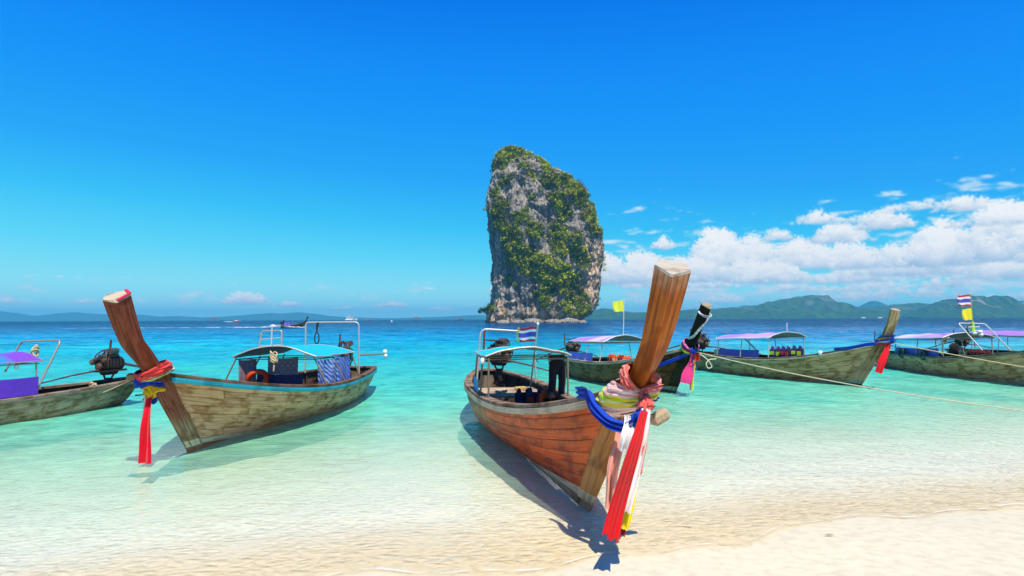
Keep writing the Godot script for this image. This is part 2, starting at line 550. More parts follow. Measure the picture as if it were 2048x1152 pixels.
func place(called: String, m: Mesh, mat: Material, parent: Node = self) -> MeshInstance3D:
	var o := MeshInstance3D.new()
	o.name = called; o.mesh = m
	m.surface_set_material(0, mat)
	parent.add_child(o, true)
	return o

func ramp(stops: Array, t: float) -> Color:
	var k := 0
	while k < stops.size() - 2 and t > stops[k + 1][0]: k += 1
	return (stops[k][1] as Color).lerp(stops[k + 1][1], clampf((t - stops[k][0]) / (stops[k + 1][0] - stops[k][0]), 0.0, 1.0))

func angles_of(front: float, fine: float, coarse: float) -> PackedFloat32Array:
	var a := PackedFloat32Array()
	var t := -PI
	while t < -front: a.append(t); t += coarse
	t = -front
	while t < front: a.append(t); t += fine
	t = front
	while t < PI: a.append(t); t += coarse
	a.append(PI)
	return a

func make_shore() -> void:
	# sand: one sheet from behind the camera out under the sea
	var lump := noise_of(101, 0.35, 3)
	var lump2 := noise_of(102, 0.06, 2)
	var rr := PackedFloat32Array()
	var r := 0.5
	while r < 6400.0:
		rr.append(r)
		r += 0.12 if r < 16.0 else r * 0.045
	rr.append(6400.0)
	var aa := angles_of(0.85, 0.012, 0.09)
	var p := fan(rr, aa)
	var col := PackedColorArray(); col.resize(p.size())
	for k in p.size():
		var q := p[k]
		var d := offshore(q.x, q.z)
		var y := ground_y(d)
		if d > -12.0 and d < 40.0:
			y += lump.get_noise_2d(q.x, q.z * 1.6) * 0.009 * smoothstep(0.3, -1.5, d) + lump.get_noise_2d(q.x * 0.8, q.z * 2.4) * 0.035 * smoothstep(0.4, 2.5, d)
		q.y = y
		p[k] = q
		var wet := smoothstep(-0.16, 0.0, d + lump.get_noise_2d(q.x * 1.3, q.z * 1.3) * 0.12)
		var dry := Color(0.665, 0.62, 0.45)
		var damp := Color(0.66, 0.56, 0.335)
		var c := dry.lerp(damp, wet)
		if d > 0.45: c = c.lerp(Color(0.72, 0.70, 0.545), smoothstep(0.45, 2.4, d))
		c = c * (1.0 + 0.05 * lump2.get_noise_2d(q.x * 4.0, q.z * 8.0))
		col[k] = Color(c.r, c.g, c.b, 1.0)
	var both := fan_mesh(p, rr.size(), aa.size(), col, true)
	both.surface_set_material(1, M.seabed)
	tag(place("sand", both, M.sand), "pale sand of the beach running out under the sea", "", "", "structure")
	# the sea: waves as real relief, the same shape for the surface and the water just below it
	var w1 := noise_of(111, 0.55, 2)
	var w2 := noise_of(112, 0.13, 2)
	var w3 := noise_of(113, 1.7, 2)
	rr = PackedFloat32Array()
	r = 5.2
	while r < 6350.0:
		rr.append(r)
		r += 0.055 if r < 13.0 else r * 0.0062 if r < 160.0 else r * 0.03
	rr.append(6350.0)
	aa = angles_of(0.82, 0.0045, 0.06)
	p = fan(rr, aa)
	var pb := p.duplicate()
	col = PackedColorArray(); col.resize(p.size())
	var tint := [[0.0, Color(0.72, 0.80, 0.55, 0.0)], [1.2, Color(0.70, 0.82, 0.56, 0.04)], [3.0, Color(0.52, 0.80, 0.55, 0.20)], [6.0, Color(0.34, 0.76, 0.50, 0.46)], [10.0, Color(0.17, 0.70, 0.47, 0.68)], [16.0, Color(0.075, 0.55, 0.40, 0.84)], [22.0, Color(0.035, 0.47, 0.40, 0.90)], [36.0, Color(0.010, 0.37, 0.44, 0.96)], [60.0, Color(0.005, 0.24, 0.42, 1.0)], [110.0, Color(0.004, 0.115, 0.27, 1.0)], [220.0, Color(0.003, 0.050, 0.15, 1.0)], [600.0, Color(0.002, 0.030, 0.09, 1.0)]]
	for k in p.size():
		var q := p[k]
		var d := offshore(q.x, q.z)
		var amp := smoothstep(-0.3, 3.0, d)
		var far := smoothstep(10.0, 60.0, d)
		var y := 0.0
		var rad := Vector2(q.x, q.z).length()
		if rad < 400.0:
			y = w1.get_noise_2d(q.x, q.z * 1.5) * (0.014 + 0.075 * far) * amp
			if rad < 60.0: y += w3.get_noise_2d(q.x, q.z * 1.4) * 0.0075 * amp
			y += w2.get_noise_2d(q.x, q.z * 1.6) * (0.01 + 0.16 * far) * amp
		# the last low ripples running up the beach
		if d > -0.5 and d < 9.0:
			for f in [[0.55, 0.10, 0.010], [1.7, 0.16, 0.016], [3.3, 0.22, 0.018], [5.6, 0.30, 0.018]]:
				var off: float = (d - f[0] + w2.get_noise_2d(q.x * 2.2, f[0] * 9.0) * 0.9 + w1.get_noise_2d(q.x * 1.4, f[0] * 5.0) * 0.22) / f[1]
				if absf(off) < 3.0: y += f[2] * exp(-off * off) * (0.55 + 0.45 * w2.get_noise_2d(q.x * 4.0, f[0] * 3.0)) * smoothstep(-0.1, 0.4, d)
		p[k].y = y + 0.004
		pb[k].y = y - 0.03
		var dd := d * (1.0 + 0.22 * w2.get_noise_2d(q.x * 0.8 + 50.0, q.z * 0.8)) + clampf(q.x * 0.55, -d * 0.25, d * 0.7) * smoothstep(20.0, 60.0, d)  # tint moved darker to the right, painted in place of the reflected sky
		var tc := ramp(tint, maxf(dd, 0.0))
		# crests painted lighter than troughs, standing for light through them; wind streaks painted farther out
		var cr := 1.0
		if rad < 60.0: cr += w1.get_noise_2d(q.x, q.z * 1.5) * 0.30 * smoothstep(4.0, 16.0, d) + w3.get_noise_2d(q.x * 0.8, q.z * 2.0) * 0.34 * smoothstep(2.0, 8.0, d)
		elif rad < 900.0: cr += w1.get_noise_2d(q.x * 0.30, q.z * 0.45) * 0.55
		if rad > 25.0: cr += w2.get_noise_2d(q.x * 0.25, q.z * 0.8) * 0.45 * smoothstep(25.0, 60.0, rad)
		col[k] = Color(tc.r * cr, tc.g * cr, tc.b * (1.0 + (cr - 1.0) * 0.75), tc.a)
	tag(place("water", fan_mesh(p, rr.size(), aa.size(), PackedColorArray()), M.water), "clear rippled sea surface", "", "", "structure")
	tag(place("water_depth", fan_mesh(pb, rr.size(), aa.size(), col), M.body), "turquoise sea water, denser with depth", "", "", "structure")
	# thin broken line of foam where the last ripple ends
	var fm := MB.new()
	var rows := []
	var cols := []
	var x := -3.2
	while x < 12.0:
		# walk along the waterline
		var z := -(5.9 + 0.3 * x)
		for it in 4: z -= (0.02 - offshore(x, z)) / 0.957
		var w := 0.02 + 0.03 * absf(w1.get_noise_2d(x * 3.0, 7.0))
		var row := PackedVector3Array(); var cr := []
		for j in 5:
			var t := j / 4.0 - 0.5
			row.append(Vector3(x - 0.29 * t * w * 2.0 * -1.0, 0.010 + 0.010 * (1.0 - 4.0 * t * t), z - t * w * 2.0))
			cr.append(Color(0.80, 0.78, 0.72, 0.55 * clampf(0.42 + w3.get_noise_2d(x * 2.0, 3.0) * 1.3, 0.02, 0.8) * (1.0 - 4.0 * t * t)))
		rows.append(row); cols.append(cr)
		x += 0.05
	fm.sheet(rows, false, false, cols)
	tag(obj("foam_line", fm, M.foam), "thin broken line of foam at the water's edge", "", "", "stuff")

# ------------------------------------------------------------------ land on the horizon
func ridge(called: String, label: String, prof: Array, dist: float, depth: float, base_col: Color, top_col: Color, cliff: Color, rough: float, sd: int) -> void:
	# prof: bearing in hundredths (x/z) and height in metres along the crest
	var mb := MB.new()
	var f := noise_of(sd, 0.006, 4)
	var f2 := noise_of(sd + 1, 0.035, 3)
	var nx := 240
	var x0: float = prof[0][0] * dist
	var x1: float = prof[-1][0] * dist
	var rows := []
	var cols := []
	for i in nx + 1:
		var x := lerpf(x0, x1, float(i) / nx)
		var b := x / dist
		var k := 0
		while k < prof.size() - 2 and b > prof[k + 1][0]: k += 1
		var t := clampf((b - prof[k][0]) / (prof[k + 1][0] - prof[k][0]), 0.0, 1.0)
		var h: float = lerpf(prof[k][1], prof[k + 1][1], t)
		var row := PackedVector3Array(); var cr := []
		for j in 25:
			var s := j / 24.0 * 2.0 - 1.0
			var y: float = h * (1.0 - pow(absf(s), 1.25))
			var q := Vector3(x * (1.0 + s * depth / dist * 0.0), y, -dist + s * -depth)
			var e := f.get_noise_2d(x, q.z * 0.8) * rough * h * 0.35 * (1.0 - absf(s)) * (1.2 if absf(s) > 0.12 else 0.35)
			e += f2.get_noise_2d(x, q.z) * rough * 6.0 * (1.0 - s * s)
			q.y = maxf(-3.0, y + e) if j > 0 and j < 24 else -4.0
			row.append(q)
			var m := clampf(q.y / 120.0, 0.0, 1.0)
			var c := base_col.lerp(top_col, m)
			c = c * (1.0 + 0.95 * f2.get_noise_2d(x * 2.0, q.z * 2.0))
			var steep := smoothstep(0.25, 0.5, f.get_noise_2d(x * 2.5 + 900.0, q.y * 6.0))
			c = c.lerp(cliff, steep * 0.7 * smoothstep(16.0, 50.0, q.y))
			cr.append(Color(c.r, c.g, c.b, 1))
		rows.append(row); cols.append(cr)
	mb.sheet(rows, false, false, cols)
	for k in mb.n.size():
		if mb.n[k].y < 0.0: mb.n[k] = -mb.n[k]
	var ix := mb.ix
	for k in range(0, ix.size(), 3):
		if (mb.v[ix[k + 1]] - mb.v[ix[k]]).cross(mb.v[ix[k + 2]] - mb.v[ix[k]]).y > 0.0:
			var q := ix[k + 1]; ix[k + 1] = ix[k + 2]; ix[k + 2] = q
	mb.ix = ix
	tag(obj(called, mb, M.land), label, "", "", "structure")

func crest(pts: Array, dist: float) -> Array:
	# from photo measures of a skyline (right of middle, above horizon, both over focal length) to bearing and height
	var out := []
	for q in pts: out.append([q[0], maxf(0.0, q[1] * dist + 2.0)])
	return out

func make_hills() -> void:
	var green := Color(0.035, 0.075, 0.022)
	var pale := Color(0.055, 0.10, 0.03)
	var grey := Color(0.20, 0.17, 0.14)
	ridge("hills", "long green wooded hill with a notched crest across the water on the right", crest([[0.105, 0.0], [0.120, 0.0125], [0.147, 0.0155], [0.170, 0.0103], [0.19, 0.0098], [0.235, 0.0112], [0.262, 0.0122], [0.311, 0.0145], [0.350, 0.0172], [0.383, 0.0208], [0.422, 0.0292], [0.448, 0.0332], [0.474, 0.0348], [0.4855, 0.0371], [0.4905, 0.0293], [0.500, 0.0227], [0.523, 0.0177], [0.545, 0.0150], [0.58, 0.0173], [0.612, 0.0205], [0.631, 0.0227], [0.66, 0.0200], [0.70, 0.016], [0.78, 0.0185], [0.90, 0.012], [1.05, 0.015], [1.2, 0.0]], 2400.0), 2400.0, 320.0, green, pale, grey, 0.8, 201)
	ridge("hills", "craggy karst hill with a bare pale cliff at the far right", crest([[0.615, 0.0], [0.655, 0.017], [0.664, 0.0200], [0.671, 0.0255], [0.690, 0.0285], [0.7068, 0.0330], [0.716, 0.0300], [0.726, 0.0290], [0.738, 0.0320], [0.746, 0.0338], [0.752, 0.0320], [0.759, 0.0260], [0.772, 0.0175], [0.80, 0.012], [0.84, 0.0]], 2050.0), 2050.0, 200.0, green, Color(0.05, 0.08, 0.03), Color(0.42, 0.34, 0.26), 1.0, 211)
	ridge("hills", "distant blue hump behind the green hills on the right", crest([[0.52, 0.0], [0.539, 0.0172], [0.556, 0.0258], [0.566, 0.0252], [0.574, 0.0185], [0.60, 0.006], [0.70, 0.01], [0.762, 0.0240], [0.80, 0.0255], [0.86, 0.022], [0.95, 0.0]], 4000.0), 4000.0, 300.0, green, green, green, 0.3, 221)
	ridge("hills", "pale blue mountain range along the horizon on the left", crest([[-1.1, 0.0], [-0.95, 0.018], [-0.86, 0.012], [-0.80, 0.0150], [-0.791, 0.0148], [-0.766, 0.0122], [-0.737, 0.0068], [-0.708, 0.0107], [-0.675, 0.0130], [-0.640, 0.0096], [-0.575, 0.0090], [-0.545, 0.0055], [-0.516, 0.0065], [-0.480, 0.0040], [-0.443, 0.0052], [-0.411, 0.0078], [-0.371, 0.0106], [-0.355, 0.0096], [-0.331, 0.0115], [-0.302, 0.0088], [-0.284, 0.0058], [-0.255, 0.0036], [-0.19, 0.0018], [-0.10, 0.004], [-0.078, 0.0055], [-0.045, 0.0062], [-0.01, 0.004], [0.02, 0.0]], 5600.0), 5600.0, 200.0, green, green, green, 0.25, 231)
	ridge("islet", "small dark rocky islet on the horizon left of the speeding boat", crest([[-0.4700, 0.0], [-0.4645, 0.0022], [-0.4605, 0.0044], [-0.4570, 0.0038], [-0.4520, 0.0008], [-0.4490, 0.0]], 2700.0), 2700.0, 20.0, Color(0.10, 0.05, 0.04), Color(0.10, 0.06, 0.04), grey, 0.4, 241)
	ridge("islet", "low reddish islet on the horizon right of the white yacht", crest([[-0.1540, 0.0], [-0.1500, 0.0028], [-0.1455, 0.0036], [-0.1420, 0.0016], [-0.1400, 0.0]], 2700.0), 2700.0, 20.0, Color(0.12, 0.06, 0.045), Color(0.10, 0.06, 0.04), grey, 0.4, 251)

# ------------------------------------------------------------------ limestone stack
const ROCK_AT := Vector3(17.34, 0, -380.0)
const ROCK_SIZE := 0.691
# left and right edge (metres from the axis) at heights above the sea
const ROCK_EDGE := [[-3.0, -49.5, 34.0], [2.0, -48.5, 34.0], [5.0, -46.5, 37.0], [12.0, -42.5, 44.2], [20.0, -41.0, 46.8], [28.0, -40.3, 47.6], [38.0, -40.6, 48.4], [47.0, -40.0, 48.8], [57.0, -41.6, 49.6], [70.0, -43.4, 49.4], [76.0, -43.8, 48.0], [82.0, -44.4, 46.2], [91.0, -45.4, 43.2], [100.0, -46.6, 39.8], [104.0, -46.4, 38.6], [110.0, -45.4, 37.0], [117.0, -44.0, 30.0], [122.0, -43.4, 23.6], [127.0, -41.8, 13.6], [132.0, -40.2, 7.0], [137.0, -38.4, -2.0], [141.0, -36.0, -8.0], [144.0, -34.5, -12.0], [146.5, -31.0, -15.0]]
const GREEN := [[540, 290, 70], [560, 400, 62], [600, 470, 60], [650, 330, 55], [700, 365, 45], [690, 410, 55], [740, 500, 50], [770, 560, 45], [620, 270, 40], [330, 690, 80], [400, 740, 90], [480, 780, 90], [560, 820, 95], [620, 880, 85], [680, 960, 62], [700, 1020, 45], [600, 660, 85], [680, 725, 72], [640, 640, 60], [560, 580, 55], [500, 900, 62], [490, 975, 38], [455, 930, 35], [250, 560, 52], [300, 600, 62], [240, 420, 50], [230, 480, 42], [215, 350, 32], [240, 170, 42], [320, 100, 46], [370, 200, 28], [415, 402, 18], [370, 500, 42], [430, 580, 52], [330, 500, 32], [290, 850, 22], [610, 1010, 48], [645, 1045, 42], [180, 1010, 30], [480, 140, 30], [260, 300, 30], [760, 440, 40], [420, 250, 26], [330, 880, 18], [500, 200, 30], [300, 270, 18]]

func make_rock() -> void:
	var big := noise_of(301, 0.028, 3)
	var flute := noise_of(302, 0.055, 3)
	var fine := noise_of(303, 0.19, 3)
	var tone := noise_of(304, 0.06, 4)
	var nt := 460
	var nh := 240
	var rows := []
	var cols := []
	var front := []
	for i in nh + 1:
		var f := float(i) / nh
		var row := PackedVector3Array(); var cr := []
		var y := -3.0 + 149.5 * minf(f / 0.93, 1.0)
		var close := clampf((f - 0.93) / 0.07, 0.0, 1.0)
		var k := 0
		while k < ROCK_EDGE.size() - 2 and y > ROCK_EDGE[k + 1][0]: k += 1
		var t: float = clampf((y - ROCK_EDGE[k][0]) / (ROCK_EDGE[k + 1][0] - ROCK_EDGE[k][0]), 0.0, 1.0)
		var l: float = lerpf(ROCK_EDGE[k][1], ROCK_EDGE[k + 1][1], t)
		var r: float = lerpf(ROCK_EDGE[k][2], ROCK_EDGE[k + 1][2], t)
		var cx := (l + r) * 0.5
		var hw := (r - l) * 0.5
		for j in nt + 1:
			var a := TAU * (j % nt) / nt
			var dirv := Vector2(cos(a), sin(a))
			var sq := pow(pow(absf(dirv.x), 2.6) + pow(absf(dirv.y), 2.6), -1.0 / 2.6)
			var p := Vector3(dirv.x * sq * hw, y, dirv.y * sq * maxf(hw * 0.82, 9.0))
			var side := 1.0 - 0.72 * pow(absf(dirv.x), 3.0)
			var s := Vector3(p.x + cx, y, p.z)
			var d := big.get_noise_3d(s.x, s.y * 0.7, s.z) * 11.0 * side
			d += flute.get_noise_3d(s.x * 1.5, s.y * 0.30, s.z * 1.5) * 5.5 * side
			d += absf(fine.get_noise_3d(s.x, s.y * 0.35, s.z)) * -3.2 + 0.8
			d += fine.get_noise_3d(s.x * 1.7, s.y * 1.2, s.z * 1.7) * 1.3
			# ledges
			d += 0.9 * sin(y * 0.42 + big.get_noise_3d(s.x * 1.5, s.y, s.z * 1.5) * 7.0) * side
			# undercut near the sea
			d -= 3.0 * smoothstep(7.0, 2.5, y) * (0.6 + 0.8 * tone.get_noise_2d(a * 9.0, 3.0))
			var o := Vector3(dirv.x, 0, dirv.y) * d * minf(1.0, hw / 12.0)
			p = p * Vector3(1.0 - close, 1.0, 1.0 - close) + o * (1.0 - close * 0.8)
			p.x += cx
			p.y += close * 2.0 * (1.0 + fine.get_noise_2d(p.x, p.z)) + fine.get_noise_3d(s.x * 0.8, s.y * 0.3, s.z) * 1.6
			row.append(p)
			var g := 0.5 + 0.5 * tone.get_noise_3d(s.x * 1.6, s.y * 0.4, s.z * 1.6) * 1.7
			var c := Color(0.17, 0.165, 0.155).lerp(Color(0.54, 0.52, 0.47), clampf(g, 0.0, 1.0))
			# pale and rust-coloured bare faces low down and on the overhanging right flank
			var bare := smoothstep(0.0, 0.35, tone.get_noise_3d(s.x * 0.7 + 70.0, s.y * 0.25, s.z * 0.7) + 0.85 * smoothstep(72.0, 50.0, y) * smoothstep(24.0, 38.0, p.x) + 0.28 * smoothstep(58.0, 20.0, y) * smoothstep(-26.0, -36.0, p.x) - 0.12 + 0.12 * smoothstep(26.0, 6.0, y))
			c = c.lerp(Color(0.66, 0.45, 0.25).lerp(Color(0.74, 0.64, 0.50), clampf(0.5 + tone.get_noise_3d(s.x * 3.0, s.y * 3.0, s.z * 3.0), 0.0, 1.0)), bare * 0.85 * smoothstep(78.0, 52.0, y))
			var crack := smoothstep(0.05, 0.38, fine.get_noise_3d(s.x * 1.6 + 11.0, s.y * 0.10, s.z * 1.6))
			c = c.lerp(Color(0.09, 0.085, 0.085), crack * 0.55)
			c = c * Color(1.10, 1.0, 0.90)
			var dark := smoothstep(0.12, 0.4, flute.get_noise_3d(s.x * 3.0 + 31.0, s.y * 0.25, s.z * 3.0))
			c = c.lerp(Color(0.07, 0.07, 0.075), dark * 0.6)
			c = c.lerp(Color(0.06, 0.05, 0.04), smoothstep(2.2, 0.8, y) * 0.8)
			cr.append(Color(c.r, c.g, c.b, 1))
			if j < nt: front.append([p, a, y])
		rows.append(row); cols.append(cr)
	var mb := MB.new()
	mb.sheet(rows, true, true, cols)
	var root := base_node("rock_stack")
	root.position = ROCK_AT
	root.scale = Vector3.ONE * ROCK_SIZE
	tag(root, "tall grey limestone stack draped in green shrubs rising from the sea", "rock")
	# outward normals
	var mid := Vector3.ZERO
	var flipped := 0
	for q in range(0, mb.v.size(), 97):
		if mb.n[q].dot(mb.v[q] * Vector3(1, 0, 1)) < 0.0: flipped += 1
	if flipped > mb.v.size() / 97 / 2:
		for q in mb.n.size(): mb.n[q] = -mb.n[q]
		var ix := mb.ix
		for q in range(0, ix.size(), 3):
			var w := ix[q + 1]; ix[q + 1] = ix[q + 2]; ix[q + 2] = w
		mb.ix = ix
	obj("cliff", mb, M.rock, root)
	# boulders at the foot
	for e in [[-8.0, 0.5, 33.0, 9.0, 3.2], [-20.0, 0.0, 37.0, 6.0, 2.4], [8.0, 0.3, 36.0, 7.0, 2.6], [20.0, 0.5, 34.0, 8.0, 3.6], [-32.0, 0.0, 32.0, 6.0, 2.6], [30.0, 0.0, 28.0, 5.0, 2.4]]:
		var b := MB.new()
		b.col = Color(0.42, 0.38, 0.32)
		b.ball(Vector3(e[0], e[1], e[2]), Vector3(e[3], e[4], 5.0), 12, 20, 0.16, int(e[3] * 7))
		obj("boulder", b, M.rock, root)
	# shrubs: many leaf clumps
	var xf := []
	var tints := []
	var rg := RandomNumberGenerator.new(); rg.seed = 5150
	var patch := noise_of(305, 0.05, 3)
	for e in front:
		var p: Vector3 = e[0]
		var y: float = p.y
		if y < 6.0: continue
		var zx := 480.0 + p.x / 0.1439
		var zy := 1092.0 - y / 0.1439
		var m := -1.0
		if sin(e[1]) > -0.2:
			for g in GREEN:
				var dd: float = Vector2(zx - g[0], zy - g[1]).length() / g[2]
				m = maxf(m, 1.0 - dd)
			m += patch.get_noise_3d(p.x * 1.6, y * 1.6, p.z * 1.6) * 0.62
			m = smoothstep(0.02, 0.42, m) * 0.32 + 0.004
		else:
			m = smoothstep(0.0, 0.35, patch.get_noise_3d(p.x, y, p.z)) * 0.16
		if y > 138.0: m = maxf(m * 0.5, 0.07)
		if rg.randf() > m: continue
		var size := rg.randf_range(0.8, 2.2) * (1.35 if rg.randf() < 0.15 else 1.0)
		var out := Vector3(cos(e[1]), 0.25, sin(e[1]))
		var b := Basis(Vector3(0, 1, 0), rg.randf() * TAU) * Basis(Vector3(1, 0, 0), rg.randf_range(-0.5, 0.5))
		xf.append(Transform3D(b.scaled(Vector3.ONE * size), p + out * rg.randf_range(-0.3, 0.9) * size + Vector3(0, 0.2, 0)))
		var tt := clampf(0.5 + 0.9 * patch.get_noise_3d(p.x * 1.3 + 200.0, y * 1.3, p.z) + rg.randf_range(-0.13, 0.13) + 0.30 * smoothstep(230.0, 60.0, Vector2((zx - 520.0) * 0.8, zy - 740.0).length()), 0.0, 1.0)
		var cc := Color(0.105, 0.165, 0.014).lerp(Color(0.56, 0.64, 0.020), tt)
		if rg.randf() < 0.10: cc = Color(0.26, 0.19, 0.05)
		tints.append(cc)
	var mm := MultiMesh.new()
	mm.transform_format = MultiMesh.TRANSFORM_3D
	mm.use_colors = true
	mm.mesh = leaf_clump(44, 0.42, 12)
	mm.instance_count = xf.size()
	for k in xf.size():
		mm.set_instance_transform(k, xf[k]); mm.set_instance_color(k, tints[k])
	var veg := MultiMeshInstance3D.new()
	veg.name = "shrubs"
	veg.multimesh = mm
	mm.mesh.surface_set_material(0, M.leaf)
	root.add_child(veg, true)
	tag(veg, "green shrubs and creepers clinging to the cliff", "", "", "stuff")
	# a leaning tree at the left foot of the stack
	var tr := base_node("tree")
	tr.position = ROCK_AT + Vector3(-45.5, 6.0, 16.0) * ROCK_SIZE
	tr.scale = Vector3.ONE * ROCK_SIZE
	var tk := MB.new(); tk.col = Color(0.10, 0.075, 0.05)
	tk.tube([Vector3(3, -6, 0), Vector3(1.0, -2, 0), Vector3(-1.5, 2.0, 0), Vector3(-4.5, 4.0, 0.5)], [0.55, 0.45, 0.35, 0.2], 7)
	tk.tube([Vector3(-0.6, 0.8, 0), Vector3(0.5, 4, 0.6), Vector3(1.0, 6.5, 0.8)], [0.3, 0.22, 0.12], 6)
	obj("trunk", tk, plain(Color(1, 1, 1), 0.9, 0.0, true), tr)
	var cm := MultiMesh.new()
	cm.transform_format = MultiMesh.TRANSFORM_3D; cm.use_colors = true
	cm.mesh = mm.mesh
	cm.instance_count = 90
	for k in 90:
		var c0: Vector3 = [Vector3(-5.0, 4.6, 0.5), Vector3(-3.0, 4.4, 0), Vector3(0.8, 6.6, 0.8), Vector3(-0.5, 5.4, 0.6), Vector3(-6.5, 3.2, 0.4)][k % 5]
		cm.set_instance_transform(k, Transform3D(Basis(Vector3(0, 1, 0), rg.randf() * TAU).scaled(Vector3.ONE * rg.randf_range(0.7, 1.3)), c0 + Vector3(rg.randfn(0, 1.1), rg.randfn(0, 0.7), rg.randfn(0, 1.1))))
		cm.set_instance_color(k, Color(0.045, 0.09, 0.014).lerp(Color(0.10, 0.16, 0.018), rg.randf()))
	var crown := MultiMeshInstance3D.new()
	crown.name = "crown"; crown.multimesh = cm
	tr.add_child(crown, true)
	tag(crown, "", "", "", "stuff")
	tag(tr, "small tree leaning out over the sea from the left foot of the limestone stack", "tree")

func leaf_clump(count: int, size: float, sd: int) -> ArrayMesh:
	var mb := MB.new()
	var rg := RandomNumberGenerator.new(); rg.seed = sd
	for k in count:
		var d := Vector3(rg.randfn(), rg.randfn() * 0.8, rg.randfn()).normalized() * pow(rg.randf(), 0.4)
		var b := Basis(Vector3(0, 1, 0), rg.randf() * TAU) * Basis(Vector3(1, 0, 0), rg.randf_range(-1.1, 1.1))
		var s := size * rg.randf_range(0.6, 1.2)
		mb.col = Color(1, 1, 1) * rg.randf_range(0.85, 1.15)
		mb.flat([d + b * Vector3(-s * 0.4, 0, 0), d + b * Vector3(0, 0, -s), d + b * Vector3(s * 0.4, 0, 0), d + b * Vector3(0, 0, s)], Vector3(0, 1, 0))
	for k in mb.n.size():
		mb.n[k] = (mb.n[k] * 0.12 + mb.v[k].normalized() + Vector3(0, 0.65, 0)).normalized()
	return mb.mesh()

# ------------------------------------------------------------------ longtail boats
# own axes of a boat: x forward from the stern, y up from the water, z to starboard
class Hull:
	var L := 9.0
	var B := 0.95
	var ws0 := 0.42
	var hb := 0.16
	var ym := 0.66
	var ys := 0.62
	var yb := 1.35
	var rk := 1.1
	var yf := -0.06
	var um := 0.43
	var pw := 2.1
	var stem_d := 0.38
	var keel_y := -0.42

	func sheer(u: float, side: float) -> Vector3:
		var w := 0.0
		if u < um: w = B * (ws0 + (1.0 - ws0) * pow(sin(u / um * PI / 2.0), 0.9))
		else: w = B * (1.0 - pow((u - um) / (1.0 - um), pw) * (1.0 - hb / B))
		var y := ym + (ys - ym) * pow(clampf((0.45 - u) / 0.45, 0.0, 1.0), 2.0) + (yb - ym) * pow(clampf((u - 0.45) / 0.55, 0.0, 1.0), 2.0)
		return Vector3(u * (L + rk - stem_d), y, side * w)

	func pt(u: float, v: float, side: float, off := 0.0) -> Vector3:
		var p := raw(u, v, side)
		if off == 0.0: return p
		return p + normal(u, v, side) * off

	func normal(u: float, v: float, side: float) -> Vector3:
		var e := 0.01
		var a := raw(minf(u + e, 1.0), v, side) - raw(maxf(u - e, 0.0), v, side)
		var b := raw(u, minf(v + e, 1.0), side) - raw(u, maxf(v - e, 0.0), side)
		var n := a.cross(b).normalized()
		return n if n.z * side > 0.0 else -n

	func raw(u: float, v: float, side: float) -> Vector3:
		var s := sheer(u, side)
		var ky := lerpf(keel_y, -0.02, pow(clampf((0.3 - u) / 0.3, 0.0, 1.0), 1.6))
		ky = lerpf(ky, yf, pow(clampf((u - 0.4) / 0.6, 0.0, 1.0), 1.1))
		var k := Vector3(lerpf(0.35, L - stem_d, u), ky, side * 0.05)
		var sharp := pow(clampf((u - 0.35) / 0.65, 0.0, 1.0), 1.3)
		var c := Vector3(0, lerpf(k.y, s.y, lerpf(0.16, 0.5, sharp)), lerpf(k.z, s.z, lerpf(0.87, 0.5, sharp)))
		c.x = lerpf(k.x, s.x, lerpf(0.16, 0.5, sharp))
		var a := k.lerp(c, v)
		return a.lerp(c.lerp(s, v), v)

	# where the skin of station u reaches height y
	func half_at(u: float, y: float) -> Vector3:
		var lo := 0.0
		var hi := 1.0
		for i in 16:
			var m := (lo + hi) * 0.5
			if raw(u, m, 1.0).y < y: lo = m
			else: hi = m
		return raw(u, lo, 1.0)

	func u_of(x: float) -> float:
		return clampf(x / (L + rk - stem_d), 0.0, 1.0)

	# the leading edge, foot 0 .. gunwale 1 .. prow top 2, as points
	func edge(t: float, tx: float, ty: float) -> Vector3:
		var f := Vector3(L, yf, 0)
		var g := Vector3(L + rk, yb + 0.05, 0)
		if t <= 1.0: return f.lerp(g, t)
		var top := Vector3(L + rk + tx, ty, 0)
		var q := g + (g - f).normalized() * (top.distance_to(g) * 0.42)
		var w := t - 1.0
		return g.lerp(q, w).lerp(q.lerp(top, w), w)

func hull_of(c: Dictionary) -> Hull:
	var h := Hull.new()
	for k in c.hull: h.set(k, c.hull[k])
	return h

func boat_xf(c: Dictionary) -> Transform3D:
	var s := sin(c.yaw)
	var k := cos(c.yaw)
	var f := Vector3(s, 0, k)
	return Transform3D(Basis(f, Vector3.UP, Vector3(-k, 0, s)), Vector3(c.x, 0, -c.z) - f * c.hull.L)

func varied(c: Color, amount: float) -> Color:
	var f := 1.0 + rng.randf_range(-amount, amount)
	return Color(c.r * f, c.g * f * (1.0 + rng.randf_range(-0.03, 0.03)), c.b * f, 1.0)

func strip_along(h: Hull, side: float, polys: Callable, u0: float, u1: float, n: int, cols: Callable) -> MB:
	var mb := MB.new()
	var pts := []; var sd := []; var up := []; var pl := []; var cc := []
	for i in n + 1:
		var u := lerpf(u0, u1, float(i) / n)
		var a := h.sheer(minf(u + 0.01, 1.0), side) - h.sheer(maxf(u - 0.01, 0.0), side)
		var out := Vector3(-a.z, 0, a.x).normalized()
		if out.z * side < 0.0: out = -out
		pts.append(h.sheer(u, side)); sd.append(out); up.append(Vector3.UP)
		pl.append(polys.call(u)); cc.append(cols.call(u))
	mb.sweep(pts, sd, up, pl, cc)
	return mb

